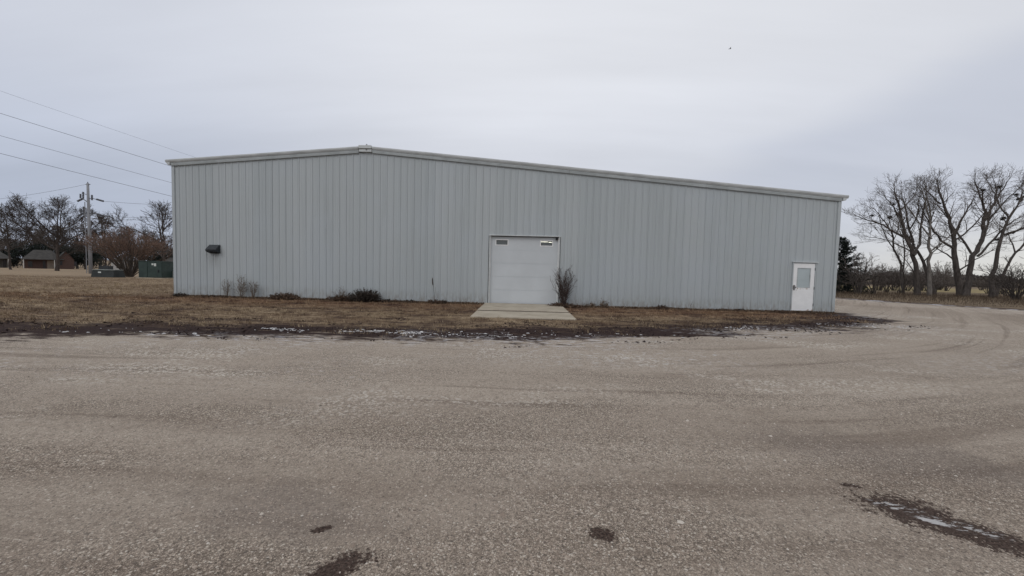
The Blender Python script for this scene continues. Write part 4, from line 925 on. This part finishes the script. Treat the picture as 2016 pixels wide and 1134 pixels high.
mb = MB(); mb.tube([(8.75,-.25,0),(8.80,-.25,.2),(8.9,-.26,.42)], [.007,.006,.003], 4); mb.tube([(8.75,-.25,0),(8.72,-.24,.15),(8.70,-.24,.25)], [.005,.004,.002], 4)
tag(mb.build('seed_stalk', M_DSTEM), 'single bent dark stalk on the wall between shrub and entry door', 'weed', WG)

# ------------------------------------------------------------------ dead grass, leaf litter, loose stones
def grass_mat(name, cols):
    mt, t = new_mat(name); a = t.node('Attribute', attribute_name='tint').outputs['Fac']
    g = t.node('NewGeometry').outputs['Position']; l1 = t.noise(t.mapping(g, sc=(.5,1,1)), .7, 5, .62)
    c = t.mix(a, cols[0], cols[1]); c = t.mix(t.math('MULTIPLY', t.ss(l1, .6, .4), .6), c, cols[2])
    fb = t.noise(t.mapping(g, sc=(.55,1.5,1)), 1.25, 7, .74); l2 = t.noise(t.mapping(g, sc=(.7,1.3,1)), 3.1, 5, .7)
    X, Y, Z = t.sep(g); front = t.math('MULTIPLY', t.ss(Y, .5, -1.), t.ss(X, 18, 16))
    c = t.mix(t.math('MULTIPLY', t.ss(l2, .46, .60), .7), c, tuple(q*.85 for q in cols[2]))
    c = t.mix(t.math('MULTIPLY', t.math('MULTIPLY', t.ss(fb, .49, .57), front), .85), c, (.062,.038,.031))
    red = t.math('MULTIPLY', front, t.ss(Y, -4.5, -1.5)); c = t.mix(t.math('MULTIPLY', red, .45), c, t.vec('MULTIPLY', c, (.95,.68,.58)))
    finish(t, c, .9, None, .1); return mt
def blades(name, x, y, h, w, mat, lean=.6, label=None, curl=True):
    n = len(x); z = gzn(x, y); an = nrg.random(n)*6.283; la = nrg.random(n)*6.283; le = nrg.random(n)*lean*h
    bx, by = np.cos(an)*w/2, np.sin(an)*w/2
    co = np.empty((n, 3, 3)); co[:,0] = np.stack([x-bx, y-by, z-.01], -1); co[:,1] = np.stack([x+bx, y+by, z-.01], -1)
    co[:,2] = np.stack([x+np.cos(la)*le, y+np.sin(la)*le, z+h], -1)
    me = bpy.data.meshes.new(name); me.vertices.add(n*3); me.vertices.foreach_set('co', co.ravel())
    me.loops.add(n*3); me.loops.foreach_set('vertex_index', np.arange(n*3)); me.polygons.add(n); me.polygons.foreach_set('loop_start', np.arange(n)*3); me.polygons.foreach_set('loop_total', np.full(n, 3))
    me.update(); me.validate()
    a = me.attributes.new('tint', 'FLOAT', 'POINT'); a.data.foreach_set('value', np.repeat(nrg.random(n), 3).astype(np.float32))
    me.materials.append(mat); o = bpy.data.objects.new(name, me); C.objects.link(o); return tag(o, label, 'grass', kind='stuff')
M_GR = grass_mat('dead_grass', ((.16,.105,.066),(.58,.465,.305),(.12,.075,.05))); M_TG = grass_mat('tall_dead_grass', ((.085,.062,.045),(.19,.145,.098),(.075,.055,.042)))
def scatter(n, x0, x1, y0, y1, ok, clump=.0):
    x = x0+(x1-x0)*nrg.random(n); y = y0+(y1-y0)*nrg.random(n); k = ok(x, y); x, y = x[k], y[k]
    if clump:
        nz = np.array([mnoise.noise(Vector((a*1.1, b*1.8, 0))) + .6*mnoise.noise(Vector((a*4., b*6., 3))) for a, b in zip(x, y)]); k = nz + nrg.random(len(x))*.6 > clump; x, y = x[k], y[k]
    return x, y
notapron = lambda x, y: ~((x > -.25) & (x < 3.3) & (y > -4.75))
notbld = lambda x, y: ~((x > XL-.05) & (x < XR+.05) & (y > -.05))
edge_wob = lambda x, y: np.array([2.1*mnoise.noise(Vector((a*.35, b*.8, 9)))+1.5*mnoise.noise(Vector((a*1.3, b*3., 4))) for a, b in zip(x, y)])
x, y = scatter(120000, -22, 16.5, -9.5, -.05, lambda x, y: notapron(x, y) & (signed(x, y) < -1.2+edge_wob(x, y)+nrg.normal(0,.25,len(x))), .05)
x2, y2 = scatter(60000, -46, -14.4, -11, 16, lambda x, y: notbld(x, y) & (signed(x, y) < -1.3+edge_wob(x, y)+nrg.normal(0,.25,len(x))), .05)
x, y = np.concatenate([x, x2]), np.concatenate([y, y2])
dist = np.hypot(x-1.5, y+17.1)
blades('dead_grass', x, y, nrg.uniform(.02,.06,len(x)), nrg.uniform(.005,.010,len(x))*(1+dist/30), M_GR, 1.6, 'short dead brown grass between the building and the gravel')
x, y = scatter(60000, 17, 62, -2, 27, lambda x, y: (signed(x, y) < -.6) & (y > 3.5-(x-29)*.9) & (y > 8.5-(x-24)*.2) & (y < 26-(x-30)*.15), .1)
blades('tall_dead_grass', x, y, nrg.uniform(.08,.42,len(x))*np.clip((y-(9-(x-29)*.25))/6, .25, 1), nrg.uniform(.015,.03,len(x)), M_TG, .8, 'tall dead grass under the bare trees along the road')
# leaf litter along the wall
n = 13000; mb = MB(); r = random.Random(8)
for i in range(n):
    x = r.uniform(XL, XR); y = -.05-abs(r.gauss(0,.17)); dens = .5+.5*mnoise.noise(Vector((x*.6, 0, 5)))
    if r.random() > .35+.9*dens or -.2 < x < 3.0: continue
    c = Vector((x, y, r.uniform(.0,.06)+.07*dens*r.random())); a = rvec(r).normalized()*r.uniform(.015,.045); b = rvec(r).normalized()*.016
    mb.add([c-a, c+b, c+a, c-b], [(0,1,2,3)])
tag(mb.build('leaf_litter', M_CLB), 'dead brown leaves drifted along the foot of the wall', 'leaf litter', kind='stuff')
# dead weeds, clods and leaves along the ragged border of lawn and gravel
gn = np.random.default_rng(77)
x = gn.uniform(-34, 16.2, 90000); y = gn.uniform(-13.5, -1.5, 90000); e = signed(x, y)
nz = np.array([mnoise.noise(Vector((a*.45, b*1.3, 2.2)))+.7*mnoise.noise(Vector((a*1.7, b*4., 5))) for a, b in zip(x, y)])
k = notapron(x, y) & (e > -4.8) & (e < 1.1) & (nz > .06+.13*np.abs(e+.9)) & (gn.random(len(x)) < .75)
x, y = x[k], y[k]; mb = MB(); r = random.Random(12)
for a, b in zip(x, y):
    c = Vector((a, b, gz(a, b)+r.uniform(0,.025))); L = r.uniform(.012,.055); p = Vector((r.gauss(0,1), r.gauss(0,1), r.gauss(0,.35))).normalized()*L; q = Vector((r.gauss(0,1), r.gauss(0,1), r.gauss(0,.5))).normalized()*L*.4
    mb.add([c-p, c+q, c+p, c-q], [(0,1,2,3)])
tag(mb.build('ground_litter', simple('dark_rotting_leaves', (.028,.018,.017), .95, .5, 20)), 'dark rotting leaves and clods along the ragged edge of the gravel', 'ground litter', kind='stuff')
tx, ty = scatter(9000, -40, 16, -9.5, 8, lambda x, y: notapron(x, y) & notbld(x, y) & (signed(x, y) < -1.2+edge_wob(x, y)), .12)
wx = nrg.uniform(XL, XR, 700); wx = wx[notapron(wx, wx*0-1)]; tx, ty = np.concatenate([tx, wx]), np.concatenate([ty, -.06-np.abs(nrg.normal(0,.08,len(wx)))])
rep_ = 9; tx = np.repeat(tx, rep_)+nrg.normal(0, .035, len(tx)*rep_); ty = np.repeat(ty, rep_)+nrg.normal(0, .03, len(ty)*rep_)
blades('grass_tufts', tx, ty, nrg.uniform(.04,.13,len(tx)), nrg.uniform(.010,.016,len(tx)), grass_mat('straw_tuft', ((.20,.14,.09),(.60,.49,.33),(.17,.115,.073))), 1.0, 'taller straw coloured tufts standing in the dead lawn')
# thin remnants of snow caught at the border
mb = MB(); r = random.Random(31)
M_SNOW = simple('old_snow', (.56,.555,.555), .8, .12, 12, .3, bmp=.3)
for (x0, x1, yc, ys, n) in ((-4.9,-3.7,-8.05,.14,60),(-3.0,-1.0,-7.95,.16,120),(-1.2,1.6,-8.0,.30,70),(1.5,5.5,-7.5,.35,30),(7.6,8.8,-5.5,.25,40),(11.4,14.6,-4.1,.30,90),(-9,-5.2,-8.9,.25,26)):
    for i in range(n):
        a = r.uniform(x0, x1); b = r.gauss(yc+.10*math.sin(a*2.3), ys*.7); L = .012+.05*r.random()**2.4; W_ = L*r.uniform(.25,.6); m_ = 9; an = r.gauss(0,.35); z = gz(a,b)
        ring = []; 
        for j in range(m_):
            t_ = 2*math.pi*j/m_; q = r.uniform(.6,1.15); u, v = L*q*math.cos(t_), W_*q*math.sin(t_); ring.append((a+u*math.cos(an)-v*math.sin(an), b+u*math.sin(an)+v*math.cos(an)))
        h = r.uniform(.004,.010)
        mb.add([(p, q, z-.004) for p, q in ring]+[(a+(p-a)*.6, b+(q-b)*.6, z+h*r.uniform(.7,1.1)) for p, q in ring]+[(a, b, z+h)], [(j,(j+1)%m_,m_+(j+1)%m_,m_+j) for j in range(m_)]+[(m_+j,m_+(j+1)%m_,2*m_) for j in range(m_)])
tag(mb.build('snow_remnants', M_SNOW), 'thin scattered remnants of old snow along the gravel edge', 'snow', kind='stuff')
# loose stones on the gravel, thick near the viewer
def stone_mat():
    mt, t = new_mat('loose_stone'); a = t.node('Attribute', attribute_name='tint').outputs['Fac']; g = t.node('NewGeometry').outputs['Position']
    c = t.node('ValToRGB', {0: a}); e = c.color_ramp.elements; e[0].color = (.13,.105,.09,1); e[1].color = (.60,.55,.48,1)
    for p_, q in ((.25,(.28,.225,.18)),(.75,(.40,.335,.275)),(.9,(.47,.41,.35))): k = e.new(p_); k.color = (*q,1)
    n = t.noise(g, 160, 3, .6); finish(t, t.mix(t.ss(n,.3,.7), t.vec('MULTIPLY', c.outputs[0], (.8,.8,.8)), c.outputs[0]), .9, None, .2); return mt
def stones(n, dmax, smin, smax, seed):
    g = np.random.default_rng(seed)
    th = g.uniform(-1.05, 1.05, n); d = 1.2+(dmax-1.2)*g.random(n)**1.15
    x = 1.48+np.sin(th-.027)*d; y = -17.12+np.cos(th-.027)*d
    k = signed(x, y) > .3
    nz = np.array([mnoise.noise(Vector((a*.9, b*.9, 1.5)))+.5*mnoise.noise(Vector((a*3, b*3, 7))) for a, b in zip(x, y)]); k &= (nz+g.random(n)*.9 > .25)
    for cx, cy, rx, ry, rot in ((4.19,-14.49,.26,.18,-28),(4.42,-14.73,.38,.12,-35),(.29,-14.9,.11,.04,28),(.52,-15.2,.19,.08,38),(2.01,-14.85,.09,.06,-20)):
        a_ = R(rot); qx = ((x-cx)*math.cos(a_)+(y-cy)*math.sin(a_))/rx; qy = (-(x-cx)*math.sin(a_)+(y-cy)*math.cos(a_))/ry
        k &= ~((np.hypot(qx, qy) < 1.1) & (g.random(n) < .9))
    x, y = x[k], y[k]; n = len(x); s = smin+(smax-smin)*g.random(n)**3
    base = np.array([(1,0,0),(.3,.9,.05),(-.85,.45,0),(-.7,-.65,.1),(.35,-.9,0),(.1,.05,.75),(-.15,.2,.6)])
    co = base[None]*(1+g.normal(0,.22,(n,7,3))); an = g.random(n)*6.283; ca, sa = np.cos(an), np.sin(an)
    fl = g.uniform(.45,1.,n)
    X = (co[...,0]*ca[:,None]-co[...,1]*sa[:,None])*s[:,None]+x[:,None]; Y = (co[...,0]*sa[:,None]+co[...,1]*ca[:,None])*(s*g.uniform(.6,1,n))[:,None]+y[:,None]; Z = co[...,2]*(s*fl)[:,None]
    co = np.stack([X, Y, Z+.0], -1)
    F = np.array([(0,1,5),(1,2,6),(1,6,5),(2,3,6),(3,5,6),(3,4,5),(4,0,5)]); f = (F[None]+np.arange(n)[:,None,None]*7).reshape(-1)
    return co.reshape(-1,3), f, np.repeat(g.random(n), 7)
A = [stones(110000, 5., .0022, .0085, 1), stones(16000, 9., .004, .013, 2), stones(500, 9., .010, .024, 3)]
off = 0; co = []; fi = []; ti = []
for c_, f_, t_ in A: co.append(c_); fi.append(f_+off); ti.append(t_); off += len(c_)
co, fi, ti = np.concatenate(co), np.concatenate(fi), np.concatenate(ti); nf = len(fi)//3
me = bpy.data.meshes.new('loose_stones'); me.vertices.add(len(co)); me.vertices.foreach_set('co', co.ravel()); me.loops.add(len(fi)); me.loops.foreach_set('vertex_index', fi)
me.polygons.add(nf); me.polygons.foreach_set('loop_start', np.arange(nf)*3); me.polygons.foreach_set('loop_total', np.full(nf,3)); me.update(); me.validate()
a = me.attributes.new('tint', 'FLOAT', 'POINT'); a.data.foreach_set('value', ti.astype(np.float32)); me.materials.append(stone_mat())
o = bpy.data.objects.new('loose_stones', me); C.objects.link(o); tag(o, 'loose crushed stones scattered over the gravel lot', 'gravel', kind='stuff')

# ------------------------------------------------------------------ bird
c = P(1437.5, 96, 55); bd = empty('bird', c, 'small dark bird flying in the sky right of centre', 'bird')
mb = MB(); mb.tube([c+Vector((-.16,0,-.01)), c+Vector((-.08,0,0)), c+Vector((0,0,.01)), c+Vector((.08,0,.02)), c+Vector((.12,0,.035)), c+Vector((.16,0,.03))], [.012,.04,.05,.035,.03,.006], 8)
mb.add([c+Vector((-.12,-.02,0)), c+Vector((-.25,-.04,-.02)), c+Vector((-.25,.04,-.02)), c+Vector((-.12,.02,0))], [(0,1,2,3)])
mb.build('body', M_BLACK, bd, True)
for s in (-1, 1):
    mb = MB(); q = [(.06,.03,.02),(.03,.17,.10),(-.06,.34,.07),(-.10,.20,.06),(-.06,.03,.02)]
    mb.add([c+Vector((a, s*b, z)) for a, b, z in q]+[c+Vector((a*.95, s*b, z-.012)) for a, b, z in q], [(0,1,2,3,4),(9,8,7,6,5)]+[(i,(i+1)%5,5+(i+1)%5,5+i) for i in range(5)]); mb.build('wing', M_BLACK, bd)
